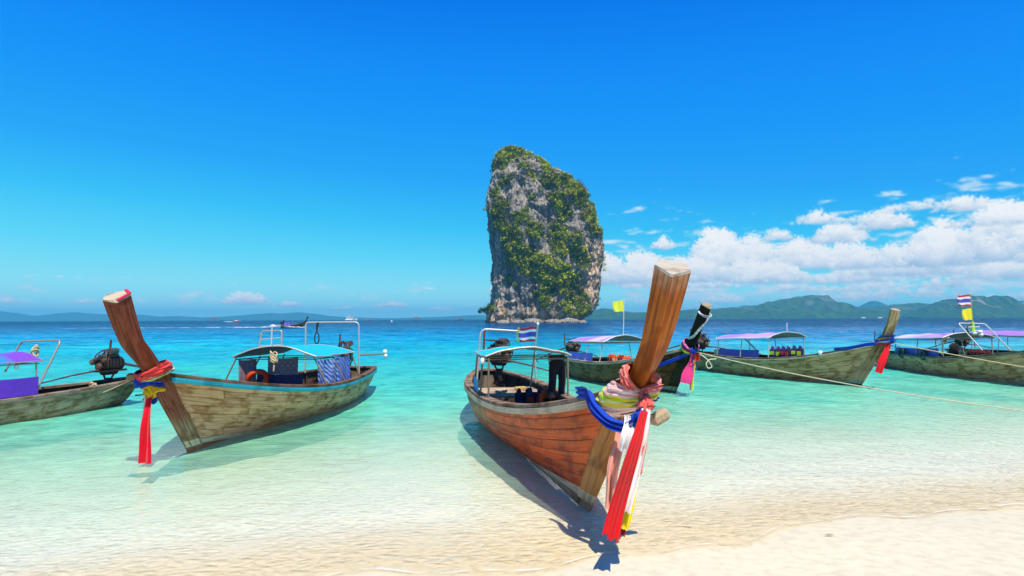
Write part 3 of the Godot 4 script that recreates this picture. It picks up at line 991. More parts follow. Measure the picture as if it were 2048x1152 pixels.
func make_hull(root: Node3D, c: Dictionary) -> void:
	var h := hull_of(c)
	var wood: Material = M[c.get("mat", "wood")]
	var near: bool = c.get("near", false)
	var blot := noise_of(int(c.x * 10.0) + 500, 0.9, 3)
	# outer skin: keel band, waterline stripe and strakes, each board a piece of its own
	var breaks := [0.0, 0.085, 0.165]
	var ns: int = c.get("strakes", 6)
	for k in ns: breaks.append(0.165 + 0.835 * (k + 1) / ns)
	for side in [-1.0, 1.0]:
		var seen: bool = side == c.side
		for k in breaks.size() - 1:
			var joints := [0.0, 1.0]
			if seen and k >= 2:
				joints = [0.0]
				var t := rng.randf_range(0.16, 0.30)
				while t < 0.93:
					joints.append(t); t += rng.randf_range(0.20, 0.32)
				joints.append(1.0)
			for j in joints.size() - 1:
				var mb := MB.new()
				mb.uo = Vector2(rng.randf() * 9.0, rng.randf() * 9.0)
				var cut := 0.0005
				var u0: float = joints[j] + (cut if j > 0 else 0.0)
				var u1: float = joints[j + 1] - (cut if j < joints.size() - 2 else 0.0)
				var v0: float = breaks[k]
				var v1: float = breaks[k + 1]
				var nu := maxi(3, int((u1 - u0) * (26.0 if seen else 14.0)))
				var th := 0.010 + rng.randf_range(-0.003, 0.003)
				var e := 0.007
				var tone := varied(Color(1, 1, 1), c.get("tone", 0.13))
				var rows := []; var cols := []
				for i in nu + 1:
					var u := lerpf(u0, u1, float(i) / nu)
					var row := PackedVector3Array(); var cr := []
					var o := th if i > 0 and i < nu or joints.size() == 2 else 0.004
					for q in [[v0 + 0.0006, -0.002], [v0 + e, o], [(v0 + v1) * 0.5, o + 0.002], [v1 - e, o], [v1 - 0.0006, -0.002]]:
						row.append(h.pt(u, q[0], side, q[1]))
						var cl: Color
						if k == 0: cl = c.keel
						elif k == 1: cl = c.stripe
						else:
							cl = c.skin.call(u, q[0])
							var b := blot.get_noise_2d(u * h.L * 1.1, q[0] * 1.3)
							cl = cl.lerp(c.stain, clampf(smoothstep(0.0, 0.6, b) * c.get("blot", 0.34), 0.0, 1.0)) * tone
						cl.a = 1.0
						cr.append(cl)
					rows.append(row); cols.append(cr)
				mb.sheet(rows, false, side > 0.0, cols)
				for q in mb.n.size():
					if mb.n[q].z * side < 0.0 and absf(mb.n[q].z) > 0.2: mb.n[q] = -mb.n[q]
				obj("keel_board" if k == 0 else "waterline_stripe" if k == 1 else "plank", mb, M.paint if k == 1 else wood, root)
		if near and seen and c.has("nails"):
			var nm := MB.new(); nm.col = c.nails
			for k in ns:
				for r in [0.14, 0.86]:
					var v: float = 0.165 + 0.835 * (k + r) / ns
					var u := 0.36
					while u < 0.985:
						var q := h.pt(u, v + rng.randf_range(-0.004, 0.004), side, 0.013)
						var nn := h.normal(u, v, side)
						var t1 := nn.cross(Vector3.UP).normalized()
						var sz := rng.randf_range(0.004, 0.009)
						if rng.randf() < 0.75: nm.box(q, Vector3(sz * 1.8, sz * 0.8, 0.004), Basis(t1, nn.cross(t1), nn), 0.0)
						u += 0.017
			tag(obj("nails", nm, M.paint, root), "", "", "", "stuff")
		# inner lining
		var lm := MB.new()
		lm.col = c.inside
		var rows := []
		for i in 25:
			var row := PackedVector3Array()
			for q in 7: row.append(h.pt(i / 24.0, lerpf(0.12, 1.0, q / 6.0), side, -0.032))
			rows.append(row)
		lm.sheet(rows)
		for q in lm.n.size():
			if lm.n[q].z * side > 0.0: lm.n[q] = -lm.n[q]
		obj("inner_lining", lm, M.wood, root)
		if near:
			for i in 11:
				var rm := MB.new()
				rm.col = varied(c.inside, 0.2)
				var u := 0.06 + i * 0.075
				var path := []
				for q in 6: path.append(h.pt(u, lerpf(0.3, 0.99, q / 5.0), side, -0.055))
				rm.tube(path, 0.03, 4)
				obj("rib", rm, M.wood, root)
		# gunwale cap and rub rail
		var capw: float = c.get("cap_w", 0.12)
		var cc: Color = c.cap
		obj("gunwale", strip_along(h, side, func(_u): return PackedVector2Array([Vector2(-capw, 0.0), Vector2(0.035, 0.0), Vector2(0.035, 0.045), Vector2(0.022, 0.055), Vector2(-capw + 0.012, 0.055), Vector2(-capw, 0.043)]), 0.0, 1.0, 44, func(_u): return varied(cc, 0.10)), M.wood, root)
		var rc: Color = c.rail
		var rh: float = c.get("rail_h", 0.07)
		obj("rub_rail", strip_along(h, side, func(_u): return PackedVector2Array([Vector2(0.0, -0.004), Vector2(0.045, -0.006), Vector2(0.05, -rh * 0.5), Vector2(0.042, -rh), Vector2(0.0, -rh - 0.004)]), 0.0, 1.0, 40, func(_u): return varied(rc, 0.06)), M.paint, root)
	# transom
	var tm := MB.new()
	tm.col = c.inside * 1.3
	var rows := []
	for q in 9:
		var row := PackedVector3Array()
		var a := h.pt(0.0, q / 8.0, -1.0, 0.0)
		var b := h.pt(0.0, q / 8.0, 1.0, 0.0)
		for j in 5: row.append(a.lerp(b, j / 4.0) - Vector3(0.012 + 0.06 * (1.0 - pow(j / 2.0 - 1.0, 2.0)), 0, 0))
		rows.append(row)
	tm.sheet(rows)
	obj("transom", tm, wood, root)
	var tc := MB.new(); tc.col = c.cap
	tc.box(Vector3(-0.02, h.sheer(0, 1).y + 0.025, 0), Vector3(0.14, 0.06, h.sheer(0, 1).z * 2.0 + 0.04), Basis(), 0.01)
	obj("transom_cap", tc, M.wood, root)
	# deck boards inside, above the water
	var dy := 0.15
	for k in 9:
		var mb := MB.new()
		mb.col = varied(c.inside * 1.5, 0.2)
		mb.uo = Vector2(rng.randf() * 5.0, rng.randf() * 5.0)
		var f0 := lerpf(-1.0, 1.0, k / 9.0)
		var f1 := lerpf(-1.0, 1.0, (k + 1) / 9.0)
		var r2 := []
		for i in 15:
			var u := lerpf(0.015, 0.93, i / 14.0)
			var sk := h.half_at(u, dy)
			var w := maxf(sk.z - 0.035, 0.02)
			var x := sk.x
			r2.append(PackedVector3Array([Vector3(x, dy - 0.02, f0 * w + 0.004), Vector3(x, dy, f0 * w + 0.008), Vector3(x, dy, f1 * w - 0.008), Vector3(x, dy - 0.02, f1 * w - 0.004)]))
		mb.sheet(r2)
		for q in mb.n.size():
			if mb.n[q].y < 0.0: mb.n[q] = -mb.n[q]
		obj("deck_board", mb, M.wood, root)
	# fore deck
	for k in 5:
		var mb := MB.new()
		mb.col = varied(c.inside * 1.7, 0.15)
		var r2 := []
		for i in 7:
			var u := lerpf(0.80, 0.995, i / 6.0)
			var s := h.sheer(u, 1.0)
			var f0 := lerpf(-1.0, 1.0, k / 5.0)
			var f1 := lerpf(-1.0, 1.0, (k + 1) / 5.0)
			r2.append(PackedVector3Array([Vector3(s.x, s.y - 0.06, f0 * s.z * 0.96 + 0.003), Vector3(s.x, s.y - 0.03, f0 * s.z * 0.96 + 0.006), Vector3(s.x, s.y - 0.03, f1 * s.z * 0.96 - 0.006), Vector3(s.x, s.y - 0.06, f1 * s.z * 0.96 - 0.003)]))
		mb.sheet(r2)
		for q in mb.n.size():
			if mb.n[q].y < 0.0: mb.n[q] = -mb.n[q]
		obj("fore_deck_board", mb, M.wood, root)
	# thwarts
	for x in c.get("thwarts", [0.33, 0.55, 0.68]):
		var mb := MB.new()
		mb.col = varied(c.inside * 2.0, 0.15)
		var xx: float = x * h.L
		var w := h.half_at(h.u_of(xx), 0.42).z - 0.04
		mb.box(Vector3(xx, 0.42, 0), Vector3(0.26, 0.04, w * 1.94), Basis(), 0.008)
		obj("bench", mb, M.wood, root)
	make_stem(root, c, h)

func make_stem(root: Node3D, c: Dictionary, h: Hull) -> void:
	var wood: Material = M[c.get("stem_mat", c.get("mat", "wood"))]
	var pr: Dictionary = c.prow
	# stem post in three lengths: dark foot, pale stripe, board
	var cuts := [[0.0, 0.075, c.keel, "stem_foot"], [0.075, 0.155, c.stripe, "stem_stripe"], [0.155, 1.0, c.stem, "stem_board"]]
	for e in cuts:
		var mb := MB.new()
		mb.uo = Vector2(rng.randf(), rng.randf())
		var n := 2 if e[0] < 0.15 else 10
		var pts := []; var sd := []; var up := []; var pl := []; var cc := []
		for i in n + 1:
			var t := lerpf(e[0], e[1], float(i) / n)
			pts.append(h.edge(t, pr.tx, pr.ty)); sd.append(Vector3(0, 0, 1)); up.append(Vector3(-1, 0, 0))
			var hw := lerpf(0.060, h.hb + 0.012, pow(t, 0.9))
			var d := h.stem_d + 0.02
			pl.append(PackedVector2Array([Vector2(-0.014, 0.0), Vector2(0.014, 0.0), Vector2(hw * 0.55, d * 0.36), Vector2(hw + 0.004, d), Vector2(-hw - 0.004, d), Vector2(-hw * 0.55, d * 0.36)]))
			cc.append(varied(e[2].call(t) if e[2] is Callable else e[2], 0.05))
		mb.sweep(pts, sd, up, pl, cc)
		obj(e[3], mb, wood, root)
	# the prow: a tall five-sided post that leans forward and flares to its cut top
	var mb := MB.new()
	var pts := []; var sd := []; var up := []; var pl := []; var cc := []
	var n := 18
	for i in n + 1:
		var w := float(i) / n
		var t := 1.0 + w
		var p := h.edge(t, pr.tx, pr.ty)
		var tg: Vector3 = (h.edge(minf(t + 0.03, 2.0), pr.tx, pr.ty) - h.edge(t - 0.03, pr.tx, pr.ty)).normalized()
		var perp := Vector3(-tg.y, tg.x, 0)
		var back := Vector3(-1, 0, 0).slerp(perp, smoothstep(0.0, 0.45, w))
		var tw: float = pr.get("twist", 0.0) * smoothstep(0.0, 0.5, w)
		pts.append(p - back * 0.0); sd.append(Vector3(0, 0, 1).rotated(tg, tw)); up.append(back.rotated(tg, tw))
		var hw: float = lerpf(pr.h0, pr.h1, pow(w, 0.8))
		var d: float = lerpf(pr.d0, pr.d1, w)
		if w < 0.2:
			hw = lerpf(h.hb * 0.92, hw, smoothstep(0.0, 0.2, w)); d = lerpf(h.stem_d, d, smoothstep(0.0, 0.2, w))
		pl.append(PackedVector2Array([Vector2(-0.012, 0.0), Vector2(0.012, 0.0), Vector2(hw, d * pr.get("shoulder", 0.62)), Vector2(hw * 0.72, d), Vector2(-hw * 0.72, d), Vector2(-hw, d * pr.get("shoulder", 0.62))]))
		cc.append(varied(pr.color.call(w), 0.03))
	mb.sweep(pts, sd, up, pl, cc)
	mb.uo = Vector2(0.3, 0.2)
	var po := obj("prow", mb, wood, root)
	# end grain on top
	var cap := MB.new()
	cap.col = pr.top
	var tan2: Vector3 = (pts[n] - pts[n - 1]).normalized()
	var lo := []; var hi := []
	for q in pl[n]: lo.append(pts[n] + sd[n] * q.x * 1.015 + up[n] * (q.y * 1.015 - 0.002) + tan2 * 0.002)
	var mid := Vector3.ZERO
	for q in lo: mid += q
	mid /= lo.size()
	for q in lo: hi.append(q + (mid - q) * 0.04 + tan2 * 0.022)
	cap.flat(hi, tan2)
	for k in lo.size():
		var k2 := (k + 1) % lo.size()
		cap.flat([lo[k], lo[k2], hi[k2], hi[k]], (lo[k] + lo[k2]) * 0.5 - mid)
	obj("end_grain", cap, M.wood, po)
	if pr.has("trim"):
		var tr := MB.new(); tr.col = pr.trim
		var k0: int = pr.get("trim_edge", 1)
		for k in [k0, (k0 + 1) % 6]:
			var a: Vector3 = hi[k]; var b: Vector3 = hi[(k + 1) % 6]
			tr.bar(a.lerp(mid, 0.03) + tan2 * 0.012, b.lerp(mid, 0.03) + tan2 * 0.012, 0.045, 0.022, tan2, 0.004)
		obj("cloth_trim", tr, M.cloth, po)

func pipe(called: String, path: Array, r: float, col: Color, parent: Node, mat := "metal", sides := 8) -> MeshInstance3D:
	var mb := MB.new(); mb.col = col
	mb.tube(path, r, sides)
	return obj(called, mb, M[mat], parent)

# rounded path through corner points
func bend(pts: Array, r: float) -> Array:
	var out := [pts[0]]
	for i in range(1, pts.size() - 1):
		var a: Vector3 = pts[i - 1]; var b: Vector3 = pts[i]; var d: Vector3 = pts[i + 1]
		var rr := minf(r, minf(a.distance_to(b), b.distance_to(d)) * 0.45)
		var p := b + (a - b).normalized() * rr
		var q := b + (d - b).normalized() * rr
		for k in 5:
			var t := k / 4.0
			out.append(p.lerp(b, t).lerp(b.lerp(q, t), t))
	out.append(pts[-1])
	return out

func make_canopy(root: Node3D, c: Dictionary, h: Hull) -> void:
	var k: Dictionary = c.canopy
	var cz: float = k.get("cz", 0.0)
	var nx := 12
	var nz := 14
	var sag := noise_of(int(c.x * 7.0) + 900, 0.8, 2)
	var top := []; var bot := []; var tcol := []; var bcol := []
	for i in nx + 1:
		var f := float(i) / nx
		var x := lerpf(k.x0, k.x1, f)
		var r0 := PackedVector3Array(); var r1 := PackedVector3Array(); var c0 := []; var c1 := []
		for j in nz + 1:
			var t := j / float(nz) * 2.0 - 1.0
			var ye: float = lerpf(k.ye0, k.ye1, f)
			var ya: float = lerpf(k.ya0, k.ya1, f)
			var y := ye + (ya - ye) * (1.0 - pow(absf(t), 2.0)) + sag.get_noise_2d(x, t * 1.5) * 0.025 - 0.022 * absf(sin(f * PI * 3.0)) * (1.0 - t * t)
			var p := Vector3(x, y, cz + t * lerpf(k.w0, k.w1, f))
			r0.append(p + Vector3(0, 0.009, 0)); r1.append(p - Vector3(0, 0.009, 0))
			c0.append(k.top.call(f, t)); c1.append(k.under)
		top.append(r0); bot.append(r1); tcol.append(c0); bcol.append(c1)
	var mb := MB.new()
	mb.sheet(top, false, false, tcol)
	for q in mb.n.size():
		if mb.n[q].y < 0.0: mb.n[q] = -mb.n[q]
	var roof := obj("canopy", mb, M.tarp, root)
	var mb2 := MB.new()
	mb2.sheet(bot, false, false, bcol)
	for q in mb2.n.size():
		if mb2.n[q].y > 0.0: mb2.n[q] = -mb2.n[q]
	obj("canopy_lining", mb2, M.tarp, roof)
	# rims
	for e in [0, nx]:
		pipe("rim", Array(top[e]).map(func(p): return p - Vector3(0, 0.012, 0)), 0.018, k.rim, roof, "metal", 6)
	for e in [0, nz]:
		pipe("rim", top.map(func(r): return r[e] - Vector3(0, 0.012, 0)), 0.016, k.rim, roof, "metal", 6)
	# inner rail along each side and cross bars
	for s in [-1.0, 1.0]:
		pipe("rail", [Vector3(k.x0 + 0.05, lerpf(k.ye0, k.ye1, 0.0) - 0.06, cz + s * k.w0 * 0.93), Vector3(k.x1 - 0.05, k.ye1 - 0.06, cz + s * k.w1 * 0.93)], 0.014, k.post, roof, "metal", 6)
	for f in [0.06, 0.5, 0.94]:
		var ww: float = lerpf(k.w0, k.w1, f) * 0.93
		var yy: float = lerpf(k.ye0, k.ye1, f) - 0.06
		pipe("cross_bar", [Vector3(lerpf(k.x0, k.x1, f), yy, cz - ww), Vector3(lerpf(k.x0, k.x1, f), yy, cz + ww)], 0.013, k.post, roof, "metal", 6)
	# posts
	for f in k.get("posts", [0.02, 0.35, 0.68, 0.98]):
		for s in [-1.0, 1.0]:
			var x := lerpf(k.x0, k.x1, f)
			var w: float = lerpf(k.w0, k.w1, f)
			var foot := h.sheer(h.u_of(x), s)
			foot = Vector3(x, foot.y + 0.03, foot.z - s * 0.06)
			pipe("post", [foot, Vector3(x + rng.randf_range(-0.03, 0.03), lerpf(k.ye0, k.ye1, f) - 0.03, cz + s * w * 0.93)], 0.018, varied(k.post, 0.15), roof, "metal", 7)
	if k.has("lacing"):
		for e in k.lacing:
			var lm := MB.new(); lm.col = Color(0.75, 0.74, 0.72)
			var line := top.map(func(r): return r[e]) if e in [0, nz] else []
			for i in line.size() - 1:
				for q in 2:
					var p: Vector3 = (line[i] as Vector3).lerp(line[i + 1], q * 0.5 + 0.25)
					lm.box(p + Vector3(0, -0.012, 0), Vector3(0.07, 0.045, 0.05), Basis(Vector3(0, 1, 0), 0.5 * q), 0.01)
			obj("lacing", lm, M.cloth, roof)

# a car engine on a pivot with a long tail shaft and a tiller
func make_engine(root: Node3D, at: Vector3, turn: float, size: float, rusty: float, tail := true, sd := 1) -> void:
	var rg := RandomNumberGenerator.new(); rg.seed = sd
	var e := MB.new()
	var black := Color(0.022, 0.020, 0.019)
	var rust := Color(0.16, 0.07, 0.035)
	var steel := Color(0.30, 0.29, 0.27)
	e.col = black.lerp(rust, rusty * 0.4)
	e.box(Vector3(0, 0.02, 0), Vector3(0.62, 0.30, 0.30), Basis(), 0.03)
	e.box(Vector3(-0.02, -0.20, 0), Vector3(0.50, 0.16, 0.22), Basis(), 0.05)
	for k in 5: e.box(Vector3(-0.24 + k * 0.12, 0.03, 0.158), Vector3(0.07, 0.20, 0.03), Basis(), 0.01)
	for k in 5: e.box(Vector3(-0.24 + k * 0.12, 0.03, -0.158), Vector3(0.07, 0.20, 0.03), Basis(), 0.01)
	var eng := obj("engine", e, M.grease, root)
	eng.transform = Transform3D(Basis(Vector3.UP, turn).scaled(Vector3.ONE * size), at)
	var b := MB.new(); b.col = Color(0.10, 0.09, 0.085)
	b.box(Vector3(0.0, 0.21, 0), Vector3(0.56, 0.09, 0.20), Basis(), 0.02)
	for k in 4: b.tube([Vector3(-0.21 + k * 0.14, 0.25, 0), Vector3(-0.21 + k * 0.14, 0.285, 0)], 0.026, 8)
	obj("cylinder_head", b, M.grease, eng)
	b = MB.new(); b.col = black.lerp(rust, 0.25)
	b.tube([Vector3(-0.36, 0.0, 0), Vector3(-0.31, 0.0, 0)], 0.19, 14)
	b.tube([Vector3(-0.44, 0.0, 0), Vector3(-0.36, 0.0, 0)], [0.09, 0.15], 12)
	obj("flywheel_housing", b, M.grease, eng)
	for q in [[0.36, -0.06, 0.0, 0.10], [0.36, 0.13, 0.10, 0.06], [0.36, 0.10, -0.13, 0.065]]:
		b = MB.new(); b.col = steel.lerp(rust, 0.55 + 0.3 * rusty)
		b.tube([Vector3(q[0] - 0.03, q[1], q[2]), Vector3(q[0], q[1], q[2]), Vector3(q[0] + 0.005, q[1], q[2])], [q[3], q[3], q[3] * 0.6], 14)
		b.tube([Vector3(q[0] + 0.005, q[1], q[2]), Vector3(q[0] + 0.03, q[1], q[2])], q[3] * 0.3, 8)
		obj("pulley", b, M.grease, eng)
	b = MB.new(); b.col = black
	b.tube([Vector3(0.345, -0.165, 0.01), Vector3(0.345, 0.07, 0.145), Vector3(0.345, 0.185, 0.12), Vector3(0.345, 0.16, -0.12), Vector3(0.345, 0.06, -0.19), Vector3(0.345, -0.13, -0.07), Vector3(0.345, -0.165, 0.01)], 0.012, 5)
	obj("fan_belt", b, M.grease, eng)
	b = MB.new(); b.col = steel.lerp(rust, 0.35)
	b.tube([Vector3(0.14, 0.06, 0.24), Vector3(0.30, 0.06, 0.24)], 0.075, 12)
	b.tube([Vector3(0.30, 0.06, 0.24), Vector3(0.345, 0.06, 0.24)], 0.045, 10)
	obj("alternator", b, M.grease, eng)
	b = MB.new(); b.col = Color(0.13, 0.12, 0.11)
	b.tube([Vector3(-0.12, 0.33, -0.12), Vector3(0.14, 0.33, -0.12)], 0.085, 12)
	b.tube([Vector3(0.0, 0.25, -0.10), Vector3(0.0, 0.32, -0.12)], 0.035, 8)
	obj("air_filter", b, M.grease, eng)
	b = MB.new(); b.col = rust * 1.2
	for k in 4: b.tube([Vector3(-0.21 + k * 0.14, 0.16, 0.13), Vector3(-0.20 + k * 0.13, 0.17, 0.22), Vector3(-0.16 + k * 0.10, 0.10, 0.25)], 0.024, 7)
	b.tube([Vector3(-0.24, 0.09, 0.25), Vector3(0.14, 0.09, 0.25)], 0.034, 8)
	b.tube(bend([Vector3(-0.22, 0.09, 0.25), Vector3(-0.34, 0.10, 0.25), Vector3(-0.34, 0.62, 0.22)], 0.08), 0.028, 8)
	obj("exhaust", b, M.grease, eng)
	for k in 4:
		b = MB.new(); b.col = [black, rust * 0.8, steel * 0.6, Color(0.12, 0.03, 0.02)][k]
		var p0 := Vector3(rg.randf_range(-0.2, 0.2), 0.26, rg.randf_range(-0.1, 0.1))
		var p3 := Vector3(rg.randf_range(-0.35, 0.35), rg.randf_range(-0.1, 0.2), rg.randf_range(-0.24, 0.24))
		b.tube(bend([p0, p0 + Vector3(rg.randf_range(-0.1, 0.1), 0.12, 0), p3 + Vector3(0, 0.2, 0), p3], 0.09), 0.016, 6)
		obj("hose", b, M.grease, eng)
	# cradle and pivot post
	b = MB.new(); b.col = black.lerp(rust, 0.2)
	for s in [-1.0, 1.0]:
		b.bar(Vector3(-0.42, -0.17, s * 0.19), Vector3(0.42, -0.17, s * 0.19), 0.04, 0.05)
		b.bar(Vector3(-0.02, -0.17, s * 0.19), Vector3(0.02, -0.42, s * 0.07), 0.035, 0.04, Vector3(1, 0, 0))
	for x in [-0.40, 0.40]: b.bar(Vector3(x, -0.17, -0.19), Vector3(x, -0.17, 0.19), 0.04, 0.04)
	b.tube([Vector3(0, -0.75, 0), Vector3(0, -0.36, 0)], [0.16, 0.07], 10)
	obj("cradle", b, M.grease, eng)
	# radiator cover
	b = MB.new(); b.col = Color(0.07, 0.065, 0.06).lerp(rust, rusty * 0.5)
	b.box(Vector3(-0.16, 0.36, 0.08), Vector3(0.34, 0.025, 0.30), Basis(Vector3(0, 0, 1), -0.06), 0.006)
	obj("cover_plate", b, M.grease, eng)
	# tiller forward
	b = MB.new(); b.col = steel.lerp(rust, 0.5)
	b.tube([Vector3(0.38, -0.14, 0.0), Vector3(1.2, -0.20, 0.02), Vector3(2.05, -0.30, 0.05)], [0.024, 0.021, 0.017], 7)
	obj("tiller", b, M.grease, eng)
	if tail:
		b = MB.new(); b.col = steel.lerp(rust, 0.4)
		b.tube([Vector3(-0.42, 0.0, 0), Vector3(-1.5, -0.22, 0.0), Vector3(-3.6, -0.78, 0)], [0.045, 0.032, 0.026], 8)
		obj("tail_shaft", b, M.grease, eng)
		b = MB.new(); b.col = steel
		for k in 3:
			var a := TAU * k / 3.0
			b.box(Vector3(-3.62, -0.78 + 0.10 * cos(a), 0.10 * sin(a)), Vector3(0.012, 0.17, 0.07), Basis(Vector3(1, 0, 0), a) * Basis(Vector3(0, 1, 0), 0.5), 0.003)
		obj("propeller", b, M.metal, eng)

# a hanging sheet between two top corners, with soft folds
func curtain(called: String, a: Vector3, b: Vector3, drop: float, col: Callable, parent: Node, folds := 4.0, depth := 0.02, mat := "tarp", nu := 18, nv := 10) -> MeshInstance3D:
	var mb := MB.new()
	var along := b - a
	var nrm := along.cross(Vector3.UP).normalized()
	var rows := []; var cols := []
	for i in nu + 1:
		var f := float(i) / nu
		var row := PackedVector3Array(); var cr := []
		for j in nv + 1:
			var g := float(j) / nv
			var w := sin(f * folds * TAU + g * 1.3) * depth * (0.3 + 0.7 * g) + sin(f * folds * 2.7 * TAU) * depth * 0.3
			row.append(a + along * f - Vector3(0, drop * g + 0.02 * sin(f * PI) * (1.0 - g), 0) + nrm * w)
			cr.append(col.call(f, g))
		rows.append(row); cols.append(cr)
	mb.sheet(rows, false, false, cols)
	return obj(called, mb, M[mat], parent)

var B := {}      # boat settings by key, with the transform added

func make_boat(key: String, c: Dictionary) -> Node3D:
	var root := base_node(c.called)
	root.transform = boat_xf(c)
	tag(root, c.label, "boat", c.get("group", "longtail boats moored at the beach"))
	var h := hull_of(c)
	c.h = h; c.xf = root.transform; c.root = root
	B[key] = c
	make_hull(root, c)
	if c.has("canopy"): make_canopy(root, c, h)
	if c.has("engine"):
		var e: Array = c.engine
		make_engine(root, e[0], e[1], e[2], e[3], e[4], e[5])
	return root

